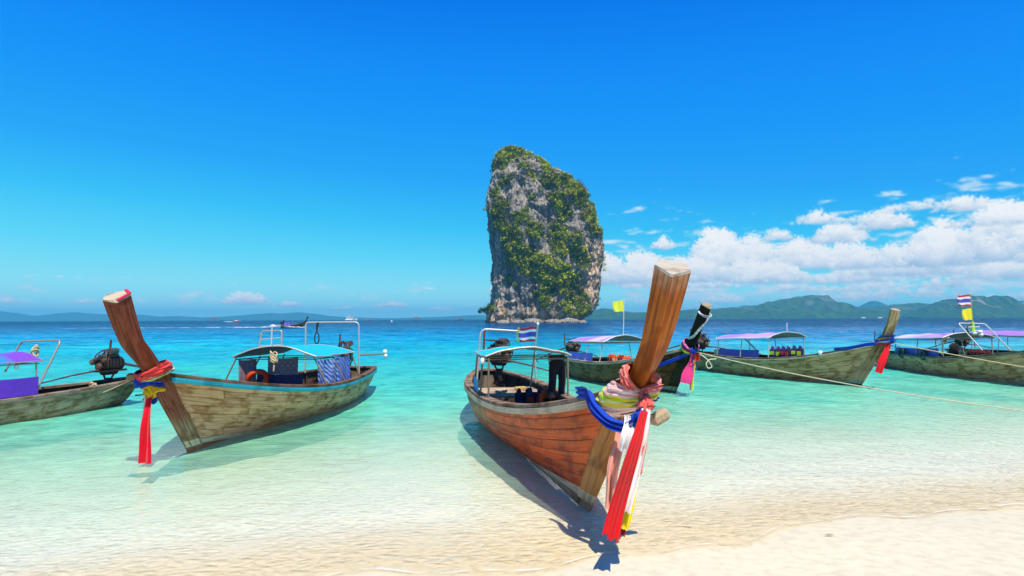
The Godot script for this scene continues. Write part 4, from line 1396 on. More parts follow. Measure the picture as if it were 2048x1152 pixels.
func make_boats() -> void:
	var dark_keel := Color(0.060, 0.042, 0.028)
	var cream := Color(0.52, 0.48, 0.34)
	var grey_pipe := Color(0.62, 0.60, 0.56)
	# middle boat: orange varnish forward, bare grey-brown timber aft
	make_boat("a", {"called": "longtail_boat", "label": "orange varnished longtail boat in the middle, bow aground below a big ribbon knot", "x": 0.897, "z": 7.662, "yaw": 0.161, "side": 1.0, "near": true, "mat": "varnish", "strakes": 7,
		"hull": {"L": 9.78, "B": 0.858, "ws0": 0.336, "hb": 0.16, "ym": 0.763, "ys": 0.822, "yb": 1.461, "rk": 1.70, "um": 0.338, "pw": 1.73, "yf": -0.05, "keel_y": -0.26},
		"tone": 0.27, "blot": 0.5, "nails": Color(0.80, 0.68, 0.54), "keel": Color(0.42, 0.27, 0.15), "stripe": Color(0.70, 0.58, 0.38), "stain": Color(0.30, 0.055, 0.010),
		"skin": func(u, v): return Color(0.50, 0.39, 0.26).lerp(Color(0.74, 0.108, 0.006), smoothstep(0.36, 0.60, u + 0.10 * sin(v * 9.0 + u * 20.0) - 0.22 * (0.5 - v))),
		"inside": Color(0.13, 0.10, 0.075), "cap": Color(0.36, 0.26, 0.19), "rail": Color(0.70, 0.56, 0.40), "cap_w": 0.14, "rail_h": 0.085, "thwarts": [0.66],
		"stem": func(t): return Color(0.56, 0.26, 0.07).lerp(Color(0.56, 0.22, 0.055), t),
		"prow": {"tx": 0.766, "ty": 2.534, "h0": 0.088, "h1": 0.150, "d0": 0.24, "d1": 0.29, "shoulder": 0.5, "twist": -0.40, "color": func(w): return Color(0.62, 0.185, 0.028).lerp(Color(0.60, 0.17, 0.028), w).lerp(Color(0.72, 0.50, 0.34), smoothstep(0.86, 1.0, w) * 0.6), "top": Color(0.56, 0.52, 0.46)},
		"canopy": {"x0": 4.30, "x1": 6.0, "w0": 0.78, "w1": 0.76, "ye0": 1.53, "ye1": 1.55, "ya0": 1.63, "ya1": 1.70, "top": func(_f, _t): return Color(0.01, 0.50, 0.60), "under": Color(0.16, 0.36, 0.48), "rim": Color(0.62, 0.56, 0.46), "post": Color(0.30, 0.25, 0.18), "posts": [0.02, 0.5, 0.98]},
		"engine": [Vector3(1.45, 1.33, -0.12), 0.5, 0.95, 0.25, false, 3]})
	# left boat: weathered tan planks, turquoise rail
	make_boat("b", {"called": "longtail_boat", "label": "tan weathered longtail boat on the left with turquoise rail and tall reddish brown prow", "x": -5.483, "z": 11.067, "yaw": -0.045, "side": -1.0, "near": true, "strakes": 7,
		"hull": {"L": 10.32, "B": 1.274, "ws0": 0.413, "hb": 0.17, "ym": 0.665, "ys": 0.61, "yb": 1.318, "rk": 1.253, "um": 0.50, "pw": 2.3, "yf": -0.05},
		"keel": Color(0.36, 0.21, 0.125), "stripe": Color(0.74, 0.70, 0.50), "stain": Color(0.50, 0.30, 0.14),
		"skin": func(u, v): return Color(0.80, 0.53, 0.335).lerp(Color(0.70, 0.38, 0.17), smoothstep(0.80, 1.0, u) * 0.6 * v),
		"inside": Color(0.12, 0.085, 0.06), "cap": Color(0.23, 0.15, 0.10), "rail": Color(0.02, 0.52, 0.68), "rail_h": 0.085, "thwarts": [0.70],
		"stem": func(t): return Color(0.50, 0.40, 0.25).lerp(Color(0.34, 0.13, 0.07), smoothstep(0.25, 0.55, t)),
		"prow": {"tx": 0.696, "ty": 2.444, "h0": 0.125, "h1": 0.180, "d0": 0.33, "d1": 0.38, "shoulder": 0.5, "twist": 0.55, "color": func(w): return Color(0.34, 0.095, 0.045).lerp(Color(0.28, 0.082, 0.045), w), "top": Color(0.62, 0.54, 0.43), "trim": Color(0.55, 0.02, 0.07), "trim_edge": 4},
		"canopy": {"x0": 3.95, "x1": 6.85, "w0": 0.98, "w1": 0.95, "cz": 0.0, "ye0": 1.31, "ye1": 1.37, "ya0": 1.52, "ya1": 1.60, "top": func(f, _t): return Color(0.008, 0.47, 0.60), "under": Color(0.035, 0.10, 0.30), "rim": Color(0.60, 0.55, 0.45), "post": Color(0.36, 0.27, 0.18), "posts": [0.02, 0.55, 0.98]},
		"engine": [Vector3(0.95, 1.12, 0.15), 0.25, 1.0, 0.6, true, 5]})
	# dark boat behind the middle one
	make_boat("c", {"called": "longtail_boat", "label": "dark green-brown longtail boat just behind the middle boat with a black prow", "x": 4.846, "z": 19.4, "yaw": 0.346, "side": 1.0, "strakes": 6,
		"hull": {"L": 7.635, "B": 1.018, "ws0": 0.456, "hb": 0.16, "ym": 0.671, "ys": 0.6, "yb": 1.29, "rk": 0.975, "um": 0.438, "pw": 2.35, "yf": -0.05},
		"keel": Color(0.10, 0.085, 0.05), "stripe": Color(0.40, 0.40, 0.28), "stain": Color(0.15, 0.085, 0.035),
		"skin": func(u, _v): return Color(0.28, 0.155, 0.085).lerp(Color(0.18, 0.062, 0.022), smoothstep(0.55, 0.85, u)),
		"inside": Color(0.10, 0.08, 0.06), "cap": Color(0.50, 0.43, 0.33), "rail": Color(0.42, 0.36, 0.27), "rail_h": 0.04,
		"stem": func(_t): return Color(0.055, 0.036, 0.018),
		"prow": {"tx": 0.776, "ty": 2.437, "h0": 0.11, "h1": 0.155, "d0": 0.28, "d1": 0.31, "color": func(_w): return Color(0.030, 0.018, 0.014), "top": Color(0.40, 0.34, 0.25)},
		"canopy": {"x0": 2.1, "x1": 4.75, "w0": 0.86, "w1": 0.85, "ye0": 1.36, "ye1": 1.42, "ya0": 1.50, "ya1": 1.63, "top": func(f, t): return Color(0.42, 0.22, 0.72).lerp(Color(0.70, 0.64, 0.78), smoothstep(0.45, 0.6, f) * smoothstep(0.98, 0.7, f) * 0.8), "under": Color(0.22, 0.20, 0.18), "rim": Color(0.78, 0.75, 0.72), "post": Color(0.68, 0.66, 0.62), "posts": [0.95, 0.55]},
		"engine": [Vector3(0.55, 1.05, 0.0), 0.1, 0.9, 0.4, true, 7]})
	# right boat
	make_boat("d", {"called": "longtail_boat", "label": "olive grey longtail boat on the right with plain wooden prow and blue sheet", "x": 11.306, "z": 21.137, "yaw": 0.370, "side": 1.0, "strakes": 6,
		"hull": {"L": 8.6, "B": 0.983, "ws0": 0.456, "hb": 0.15, "ym": 0.653, "ys": 0.66, "yb": 1.347, "rk": 1.04, "um": 0.427, "pw": 2.1, "yf": -0.05},
		"keel": Color(0.125, 0.082, 0.05), "stripe": Color(0.42, 0.41, 0.29), "stain": Color(0.36, 0.22, 0.11),
		"skin": func(u, v): return Color(0.56, 0.30, 0.17).lerp(Color(0.86, 0.46, 0.25), smoothstep(0.25, 0.6, u)),
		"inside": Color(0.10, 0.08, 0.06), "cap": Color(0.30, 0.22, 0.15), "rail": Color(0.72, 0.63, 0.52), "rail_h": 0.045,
		"stem": func(t): return Color(0.74, 0.40, 0.23).lerp(Color(0.52, 0.26, 0.14), t),
		"prow": {"tx": 0.44, "ty": 2.382, "h0": 0.115, "h1": 0.135, "d0": 0.28, "d1": 0.27, "color": func(_w): return Color(0.72, 0.46, 0.25), "top": Color(0.60, 0.54, 0.40)},
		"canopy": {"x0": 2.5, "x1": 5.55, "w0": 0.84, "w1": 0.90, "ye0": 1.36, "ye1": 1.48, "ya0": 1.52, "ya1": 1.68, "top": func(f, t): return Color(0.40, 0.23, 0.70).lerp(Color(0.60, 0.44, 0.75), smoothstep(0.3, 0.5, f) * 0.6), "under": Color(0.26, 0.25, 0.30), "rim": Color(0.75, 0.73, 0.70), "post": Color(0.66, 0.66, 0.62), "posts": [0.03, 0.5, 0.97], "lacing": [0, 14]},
		"engine": [Vector3(0.55, 1.12, 0.1), 0.2, 1.0, 0.65, true, 9]})
	# far right boat, bow out of the picture
	make_boat("e", {"called": "longtail_boat", "label": "pale olive longtail boat at the right edge under two flags, bow cut off", "x": 16.81, "z": 20.0, "yaw": -0.064, "side": 1.0, "strakes": 6,
		"hull": {"L": 11.2, "B": 1.0, "ws0": 0.454, "hb": 0.16, "ym": 0.641, "ys": 0.56, "yb": 1.318, "rk": 0.85, "um": 0.43, "pw": 2.18, "yf": -0.05},
		"keel": Color(0.105, 0.062, 0.032), "stripe": Color(0.46, 0.41, 0.28), "stain": Color(0.40, 0.25, 0.11),
		"skin": func(u, v): return Color(0.56, 0.30, 0.17).lerp(Color(0.86, 0.46, 0.25), smoothstep(0.08, 0.4, u)),
		"inside": Color(0.09, 0.07, 0.05), "cap": Color(0.26, 0.19, 0.13), "rail": Color(0.34, 0.27, 0.19), "rail_h": 0.05,
		"stem": func(_t): return Color(0.30, 0.26, 0.17),
		"prow": {"tx": 0.5, "ty": 2.4, "h0": 0.115, "h1": 0.14, "d0": 0.28, "d1": 0.28, "color": func(_w): return Color(0.33, 0.27, 0.17), "top": Color(0.5, 0.45, 0.34)},
		"canopy": {"x0": 3.2, "x1": 6.95, "w0": 0.86, "w1": 0.95, "ye0": 1.30, "ye1": 1.45, "ya0": 1.46, "ya1": 1.63, "top": func(f, t): return Color(0.50, 0.33, 0.72).lerp(Color(0.66, 0.54, 0.76), smoothstep(0.6, 0.2, f)), "under": Color(0.20, 0.08, 0.16), "rim": Color(0.72, 0.66, 0.64), "post": Color(0.42, 0.36, 0.30), "posts": [0.04, 0.5, 0.97]},
		"engine": [Vector3(0.6, 1.05, 0.0), 0.1, 0.9, 0.4, true, 11]})
	# the boat beyond it
	make_boat("f", {"called": "longtail_boat", "label": "longtail boat with a lilac canopy mostly hidden behind the boat under two flags", "x": 21.6, "z": 22.5, "yaw": -0.03, "side": 1.0, "strakes": 5,
		"hull": {"L": 9.6, "B": 0.98, "ws0": 0.454, "hb": 0.16, "ym": 0.64, "ys": 0.6, "yb": 1.3, "rk": 0.95},
		"keel": Color(0.105, 0.062, 0.032), "stripe": Color(0.46, 0.41, 0.28), "stain": Color(0.11, 0.078, 0.035),
		"skin": func(_u, _v): return Color(0.24, 0.22, 0.14),
		"inside": Color(0.10, 0.08, 0.06), "cap": Color(0.30, 0.22, 0.15), "rail": Color(0.4, 0.33, 0.25), "rail_h": 0.05,
		"stem": func(_t): return Color(0.28, 0.24, 0.16),
		"prow": {"tx": 0.5, "ty": 2.4, "h0": 0.115, "h1": 0.14, "d0": 0.28, "d1": 0.28, "color": func(_w): return Color(0.30, 0.24, 0.15), "top": Color(0.5, 0.45, 0.34)},
		"canopy": {"x0": 2.3, "x1": 6.2, "w0": 0.88, "w1": 0.9, "ye0": 1.42, "ye1": 1.44, "ya0": 1.58, "ya1": 1.62, "top": func(_f, _t): return Color(0.42, 0.20, 0.72), "under": Color(0.22, 0.12, 0.22), "rim": Color(0.72, 0.66, 0.64), "post": Color(0.62, 0.6, 0.56), "posts": [0.04, 0.5, 0.97]},
		"engine": [Vector3(0.6, 1.05, 0.0), 0.1, 0.9, 0.4, true, 12]})
	# far left boat, seen from its stern quarter
	make_boat("g", {"called": "longtail_boat", "label": "grey longtail boat cut off by the left edge, stern with rusty engine towards the middle", "x": -13.485, "z": 9.2, "yaw": -0.361, "side": -1.0, "near": true, "strakes": 6,
		"hull": {"L": 8.974, "B": 0.854, "ws0": 0.377, "hb": 0.16, "ym": 0.477, "ys": 0.60, "yb": 1.2, "rk": 0.87, "um": 0.437, "pw": 2.0},
		"keel": Color(0.075, 0.065, 0.045), "stripe": Color(0.20, 0.19, 0.13), "stain": Color(0.22, 0.22, 0.15),
		"skin": func(u, v): return Color(0.26, 0.16, 0.10).lerp(Color(0.74, 0.44, 0.29), smoothstep(0.03, 0.16, u)),
		"inside": Color(0.11, 0.085, 0.06), "cap": Color(0.36, 0.30, 0.22), "rail": Color(0.31, 0.25, 0.18), "rail_h": 0.05,
		"stem": func(_t): return Color(0.28, 0.24, 0.16),
		"prow": {"tx": 0.5, "ty": 2.4, "h0": 0.115, "h1": 0.14, "d0": 0.28, "d1": 0.28, "color": func(_w): return Color(0.28, 0.16, 0.09), "top": Color(0.5, 0.45, 0.34)},
		"canopy": {"x0": 2.85, "x1": 6.0, "w0": 0.80, "w1": 0.8, "ye0": 1.30, "ye1": 1.32, "ya0": 1.47, "ya1": 1.52, "top": func(f, t): return Color(0.20, 0.06, 0.50).lerp(Color(0.01, 0.28, 0.60), smoothstep(0.13, 0.15, f + 0.10 * t)), "under": Color(0.10, 0.12, 0.30), "rim": Color(0.45, 0.42, 0.40), "post": Color(0.40, 0.36, 0.32), "posts": [0.03, 0.5, 0.97]},
		"engine": [Vector3(0.62, 1.06, 0.05), 0.25, 1.0, 0.75, true, 15]})
	# frames of bent pipe, panels and other parts that belong to one boat only
	var ra: Node3D = B.a.root
	pipe("stern_frame", bend([Vector3(3.2, 0.80, 0.62), Vector3(3.35, 1.99, 0.55), Vector3(3.35, 1.91, -0.63), Vector3(3.2, 0.80, -0.68)], 0.16), 0.021, grey_pipe, ra)
	for k in 7:
		var mb := MB.new(); mb.col = varied(Color(0.62, 0.50, 0.35), 0.12); mb.uo = Vector2(k * 0.7, k)
		mb.box(Vector3(2.75 + k * 0.24, 0.64, -0.02), Vector3(0.225, 0.035, 1.40), Basis(), 0.006)
		obj("platform_board", mb, M.wood, ra)
	var mbm := MB.new(); mbm.col = Color(0.50, 0.41, 0.29)
	mbm.box(Vector3(B.a.hull.L + B.a.hull.rk - 0.20, 1.26, -0.27), Vector3(0.11, 0.12, 0.20), Basis(Vector3(1, 0, 0), 0.5), 0.05)
	obj("mooring_beam", mbm, M.wood, ra)
	var rb: Node3D = B.b.root
	mbm = MB.new(); mbm.col = Color(0.40, 0.27, 0.16)
	mbm.box(Vector3(B.b.hull.L + B.b.hull.rk - 0.22, 1.33, 0.27), Vector3(0.14, 0.11, 0.28), Basis(Vector3(0, 1, 0), 0.2), 0.03)
	obj("mooring_beam", mbm, M.wood, rb)
	pipe("stern_frame", bend([Vector3(2.6, 0.66, 0.86), Vector3(2.6, 2.12, 0.86), Vector3(2.6, 2.12, -0.70), Vector3(2.6, 0.66, -0.72)], 0.12), 0.024, grey_pipe, rb)
	var fr := pipe("roof_frame", bend([Vector3(6.3, 1.50, 0.60), Vector3(6.2, 1.93, 0.58), Vector3(6.2, 1.95, 0.10), Vector3(6.3, 1.54, 0.06)], 0.06), 0.020, Color(0.50, 0.40, 0.30), rb)
	pipe("frame_bar", [Vector3(6.25, 1.74, 0.59), Vector3(6.25, 1.78, 0.08)], 0.014, grey_pipe, fr)
	pipe("frame_bar", [Vector3(6.28, 1.58, 0.60), Vector3(6.28, 1.62, 0.06)], 0.014, grey_pipe, fr)
	pipe("frame_bar", [Vector3(6.5, 1.60, 0.22), Vector3(6.42, 2.02, 0.24)], 0.018, Color(0.66, 0.62, 0.55), fr)
	pipe("raised_shaft", [Vector3(0.4, 1.05, -0.1), Vector3(-0.25, 1.06, -0.75)], 0.03, Color(0.34, 0.30, 0.24), rb)
	# blue cloth on the starboard quarter of the middle boat
	curtain("blue_screen", Vector3(4.35, 1.12, 0.80), Vector3(5.15, 1.06, 0.80), 0.34, func(_f, _g): return Color(0.03, 0.26, 0.52), ra, 1.5, 0.012)
	# patterned sheets and blue sheets in the left boat
	curtain("patterned_screen", Vector3(6.75, 1.30, 0.86), Vector3(6.4, 1.30, 0.60), 0.50, func(f, g): return Color(0.20, 0.20, 0.25).lerp(Color(0.42, 0.15, 0.14), 1.0 if sin(f * 19.0) * sin(g * 17.0) > 0.55 else 0.0), rb, 1.5, 0.015)
	curtain("patterned_screen", Vector3(6.2, 1.32, 0.42), Vector3(6.2, 1.32, -0.30), 0.40, func(f, g): return Color(0.19, 0.20, 0.25).lerp(Color(0.45, 0.30, 0.32), 1.0 if sin(f * 31.0) * sin(g * 17.0) > 0.6 else 0.0), rb, 2.0, 0.012, "tarp", 34, 18)
	curtain("blue_sheet", Vector3(6.15, 0.94, 0.70), Vector3(6.15, 0.92, -0.40), 0.55, func(f, _g): return Color(0.012, 0.025, 0.13), rb, 5.0, 0.03)
	var cream_c := Color(0.62, 0.68, 0.80)
	curtain("tie_dyed_curtain", Vector3(6.75, 1.30, -0.95), Vector3(4.45, 1.26, -0.98), 0.62, func(f, g):

		var st := sin((f * 2.0 - g * 1.1) * 30.0 + sin(g * 7.0) * 1.2) if f < 0.62 else sin((f * 5.0 + g * 0.5) * 17.0) * sin(g * 34.0)
		var blob := 0.5 if Vector2(f - 0.43, g - 0.30).length() < 0.08 else 0.0
		return Color(0.012, 0.10, 0.46).lerp(Color(0.50, 0.66, 0.88), clampf(smoothstep(0.2, 0.8, st) * (0.9 if f < 0.62 else 0.45) + blob, 0.0, 1.0)), rb, 3.0, 0.03, "cloth", 70, 30)
	var rg: Node3D = B.g.root
	pipe("stern_frame", bend([Vector3(2.98, 0.55, -0.74), Vector3(2.42, 1.74, -0.74), Vector3(2.42, 1.70, 0.66), Vector3(2.7, 1.0, 0.74)], 0.12), 0.024, Color(0.42, 0.38, 0.34), rg)
	curtain("purple_side_sheet", Vector3(2.95, 0.95, -0.82), Vector3(6.0, 0.96, -0.86), 0.40, func(_f, _g): return Color(0.135, 0.030, 0.50), rg, 1.5, 0.02)
	for k in 2:
		pipe("stern_guard", bend([Vector3(-0.05, 0.42 - k * 0.25, -0.22 + k * 0.1), Vector3(-0.50, 0.36 - k * 0.2, -0.1), Vector3(-0.55, -0.02, 0.12), Vector3(-0.08, -0.1, 0.2)], 0.2), 0.02, Color(0.05, 0.05, 0.05), rg)
	pipe("boat_hook", [Vector3(0.05, 0.68, -0.36), Vector3(1.35, 0.42, -0.74)], 0.016, Color(0.55, 0.45, 0.25), rg, "wood")
	var rc: Node3D = B.c.root
	curtain("purple_side_sheet", Vector3(2.15, 0.98, 0.90), Vector3(4.15, 1.02, 0.95), 0.30, func(_f, _g): return Color(0.15, 0.13, 0.62), rc, 3.0, 0.02)
	var rd: Node3D = B.d.root
	curtain("blue_side_sheet", Vector3(2.75, 0.98, 0.86), Vector3(5.05, 1.02, 0.92), 0.36, func(_f, _g): return Color(0.045, 0.045, 0.33), rd, 1.0, 0.008)
	pipe("mast", [Vector3(5.3, 1.66, -0.2), Vector3(5.3, 2.02, -0.2)], 0.02, Color(0.75, 0.75, 0.75), rd)
	pipe("strut", [Vector3(4.15, 1.42, 0.80), Vector3(5.1, 0.86, 0.90)], 0.03, Color(0.55, 0.48, 0.36), rd)
	var re: Node3D = B.e.root
	curtain("purple_side_sheet", Vector3(3.4, 0.92, 0.86), Vector3(6.6, 1.02, 0.92), 0.40, func(_f, _g): return Color(0.10, 0.06, 0.33), re, 1.0, 0.01)
	var ef := pipe("roof_frame", bend([Vector3(7.75, 1.0, 0.05), Vector3(7.2, 1.98, 0.52), Vector3(7.2, 1.96, -0.42), Vector3(7.7, 1.0, -0.95)], 0.08), 0.022, Color(0.7, 0.7, 0.68), re)
	pipe("frame_bar", [Vector3(7.25, 1.83, 0.30), Vector3(7.25, 1.84, -0.2)], 0.02, Color(0.75, 0.75, 0.74), ef)
	pipe("frame_strut", bend([Vector3(7.4, 1.5, 0.25), Vector3(7.25, 1.85, 0.28), Vector3(7.22, 1.96, 0.05)], 0.12), 0.03, Color(0.03, 0.03, 0.03), ef)
	pipe("white_post", bend([Vector3(6.78, 0.80, 0.90), Vector3(6.78, 1.36, 0.90), Vector3(6.95, 1.45, 0.72)], 0.1), 0.030, Color(0.80, 0.80, 0.80), re)

# ------------------------------------------------------------------ ribbons, flags, ropes and loose gear (things of their own)
func spline(pts: Array, n: int) -> Array:
	var cv := Curve3D.new()
	for i in pts.size():
		var a: Vector3 = pts[maxi(i - 1, 0)]
		var b: Vector3 = pts[mini(i + 1, pts.size() - 1)]
		var t := (b - a) / 6.0
		cv.add_point(pts[i], -t, t)
	var out := []
	var L := cv.get_baked_length()
	for i in n + 1: out.append(cv.sample_baked(L * i / n, true))
	return out

# a hanging strip of cloth
func strip(pts: Array, w0: float, w1: float, across: Vector3, col: Callable, folds := 2.0, amp := 0.018, sd := 1, ragged := 0.0) -> MB:
	var mb := MB.new()
	var p := spline(pts, 34)
	var rg := RandomNumberGenerator.new(); rg.seed = sd
	var ph := rg.randf() * 6.0
	var end := []
	for j in 13: end.append(rg.randf_range(0.0, ragged))
	var rows := []; var cols := []
	for i in 35:
		var f := i / 34.0
		var t: Vector3 = (p[mini(i + 1, 34)] - p[maxi(i - 1, 0)]).normalized()
		var ac := (across - t * across.dot(t)).normalized()
		var nn := t.cross(ac)
		var row := PackedVector3Array(); var cr := []
		var w := lerpf(w0, w1, smoothstep(0.0, 0.8, f)) * (1.0 + 0.07 * sin(f * 9.0 + ph))
		for j in 13:
			var g := j / 12.0
			var z := sin(g * folds * TAU + ph + f * 2.2) * amp * (1.0 + 0.5 * sin(f * 5.0 + ph)) + sin(g * folds * 2.6 * TAU + ph * 2.0 + f * 4.0) * amp * 0.35 + sin(f * 7.0 + ph + g) * amp * 0.6
			var q: Vector3 = p[i] + ac * (g - 0.5) * w + nn * z
			if i == 34: q += t * end[j]
			row.append(q); cr.append(col.call(f, g))
		rows.append(row); cols.append(cr)
	# a thin sheet with two faces
	var back := []
	for r in rows:
		var br := PackedVector3Array()
		for q in r: br.append(q)
		back.append(br)
	mb.sheet(rows, false, false, cols)
	return mb

func solo(called: String, mb: MB, mat: Material, label: String, category: String, group := "") -> MeshInstance3D:
	var at := mb.v[0]
	for k in mb.v.size(): mb.v[k] -= at
	var o := obj(called, mb, mat)
	o.position = at
	tag(o, label, category, group)
	return o

# cloth wound round a stem: an open or closed band in the boat's axes
func wound(h: Hull, pr: Dictionary, t: float, r: Vector2, w: float, tilt: Vector2, col: Callable, bulge := 0.02, folds := 3.0, sd := 1, a0 := 0.0, a1 := TAU, side_bulge := 0.0) -> MB:
	var mb := MB.new()
	var e := h.edge(t, pr.tx, pr.ty)
	var ax := (h.edge(t + 0.05, pr.tx, pr.ty) - h.edge(t - 0.05, pr.tx, pr.ty)).normalized()
	var c := e + Vector3(-r.x * 0.80, 0, 0)
	var rg := RandomNumberGenerator.new(); rg.seed = sd
	var ph := rg.randf() * 6.0
	var crumple := noise_of(sd + 40, 0.9, 3)
	var rows := []; var cols := []
	var n := 64
	for i in n + 1:
		var a := lerpf(a0, a1, float(i) / n)
		var radial := Vector3(cos(a) * r.x, 0, sin(a) * r.y)
		var out := Vector3(cos(a) * r.y, 0, sin(a) * r.x).normalized()
		var row := PackedVector3Array(); var cr := []
		var ww := w * (1.0 + 0.14 * sin(a * 2.0 + ph))
		for j in 29:
			var g := j / 28.0
			var b := bulge * (1.0 - pow(2.0 * g - 1.0, 2.0)) + sin(g * folds * TAU + ph + a * 1.5) * 0.009 + sin(g * folds * 2.3 * TAU + a * 2.0) * 0.005
			b += crumple.get_noise_3d(radial.x * 7.0 + sd, (g - 0.5) * 9.0 + ax.y, radial.z * 7.0) * 0.032
			b += side_bulge * maxf(0.0, sin(a)) * (1.0 - pow(2.0 * g - 1.0, 2.0))
			var p := c + radial + out * b + ax * ((g - 0.5) * ww + tilt.x * cos(a) + tilt.y * sin(a))
			row.append(p); cr.append(col.call(a, g))
		rows.append(row); cols.append(cr)
	mb.sheet(rows, false, false, cols)
	for q in mb.n.size():
		var d := mb.v[q] - c
		if mb.n[q].dot(Vector3(d.x, 0, d.z)) < 0.0: mb.n[q] = -mb.n[q]
	return mb

func knot(at: Vector3, r: float, col: Color, sd: int) -> MB:
	var mb := MB.new()
	mb.col = col
	var rg := RandomNumberGenerator.new(); rg.seed = sd
	for k in 3:
		var d := Vector3(rg.randfn(), rg.randfn(), rg.randfn()).normalized()
		mb.col = varied(col, 0.15)
		var k0 := mb.v.size()
		var c := at + d * r * 0.40
		mb.ball(c, Vector3(r * rg.randf_range(0.5, 0.9), r * rg.randf_range(0.6, 1.0), r * rg.randf_range(0.45, 0.8)), 16, 26, 0.10, sd + k)
		var fold := noise_of(sd * 3 + k, 1.0, 2)
		for i in range(k0, mb.v.size()):
			var e := mb.v[i] - c
			var q := e / r * 1.6
			var w := 1.0 - absf(fold.get_noise_3d(q.x * 0.9, q.y * 0.45, q.z * 0.9)) * 1.5 + 0.35
			mb.v[i] = c + e * w
			mb.n[i] = (mb.n[i] + Vector3(fold.get_noise_3d(q.x * 2.0, q.y, q.z), fold.get_noise_3d(q.y * 2.0 + 9.0, q.x, q.z), fold.get_noise_3d(q.z * 2.0 + 5.0, q.y, q.x)) * 0.9).normalized()
	return mb

# several meshes of one tied cloth under one node; parts are [name, MB, material]
func tied(called: String, xf: Transform3D, label: String, parts: Array, category := "sash", group := "") -> Node3D:
	var r := base_node(called)
	r.transform = xf
	tag(r, label, category, group)
	for p in parts: obj(p[0], p[1], p[2], r)
	return r

func inv_strip(xf: Transform3D, pts: Array) -> Array:
	var iv := xf.affine_inverse()
	return pts.map(func(p): return iv * p)

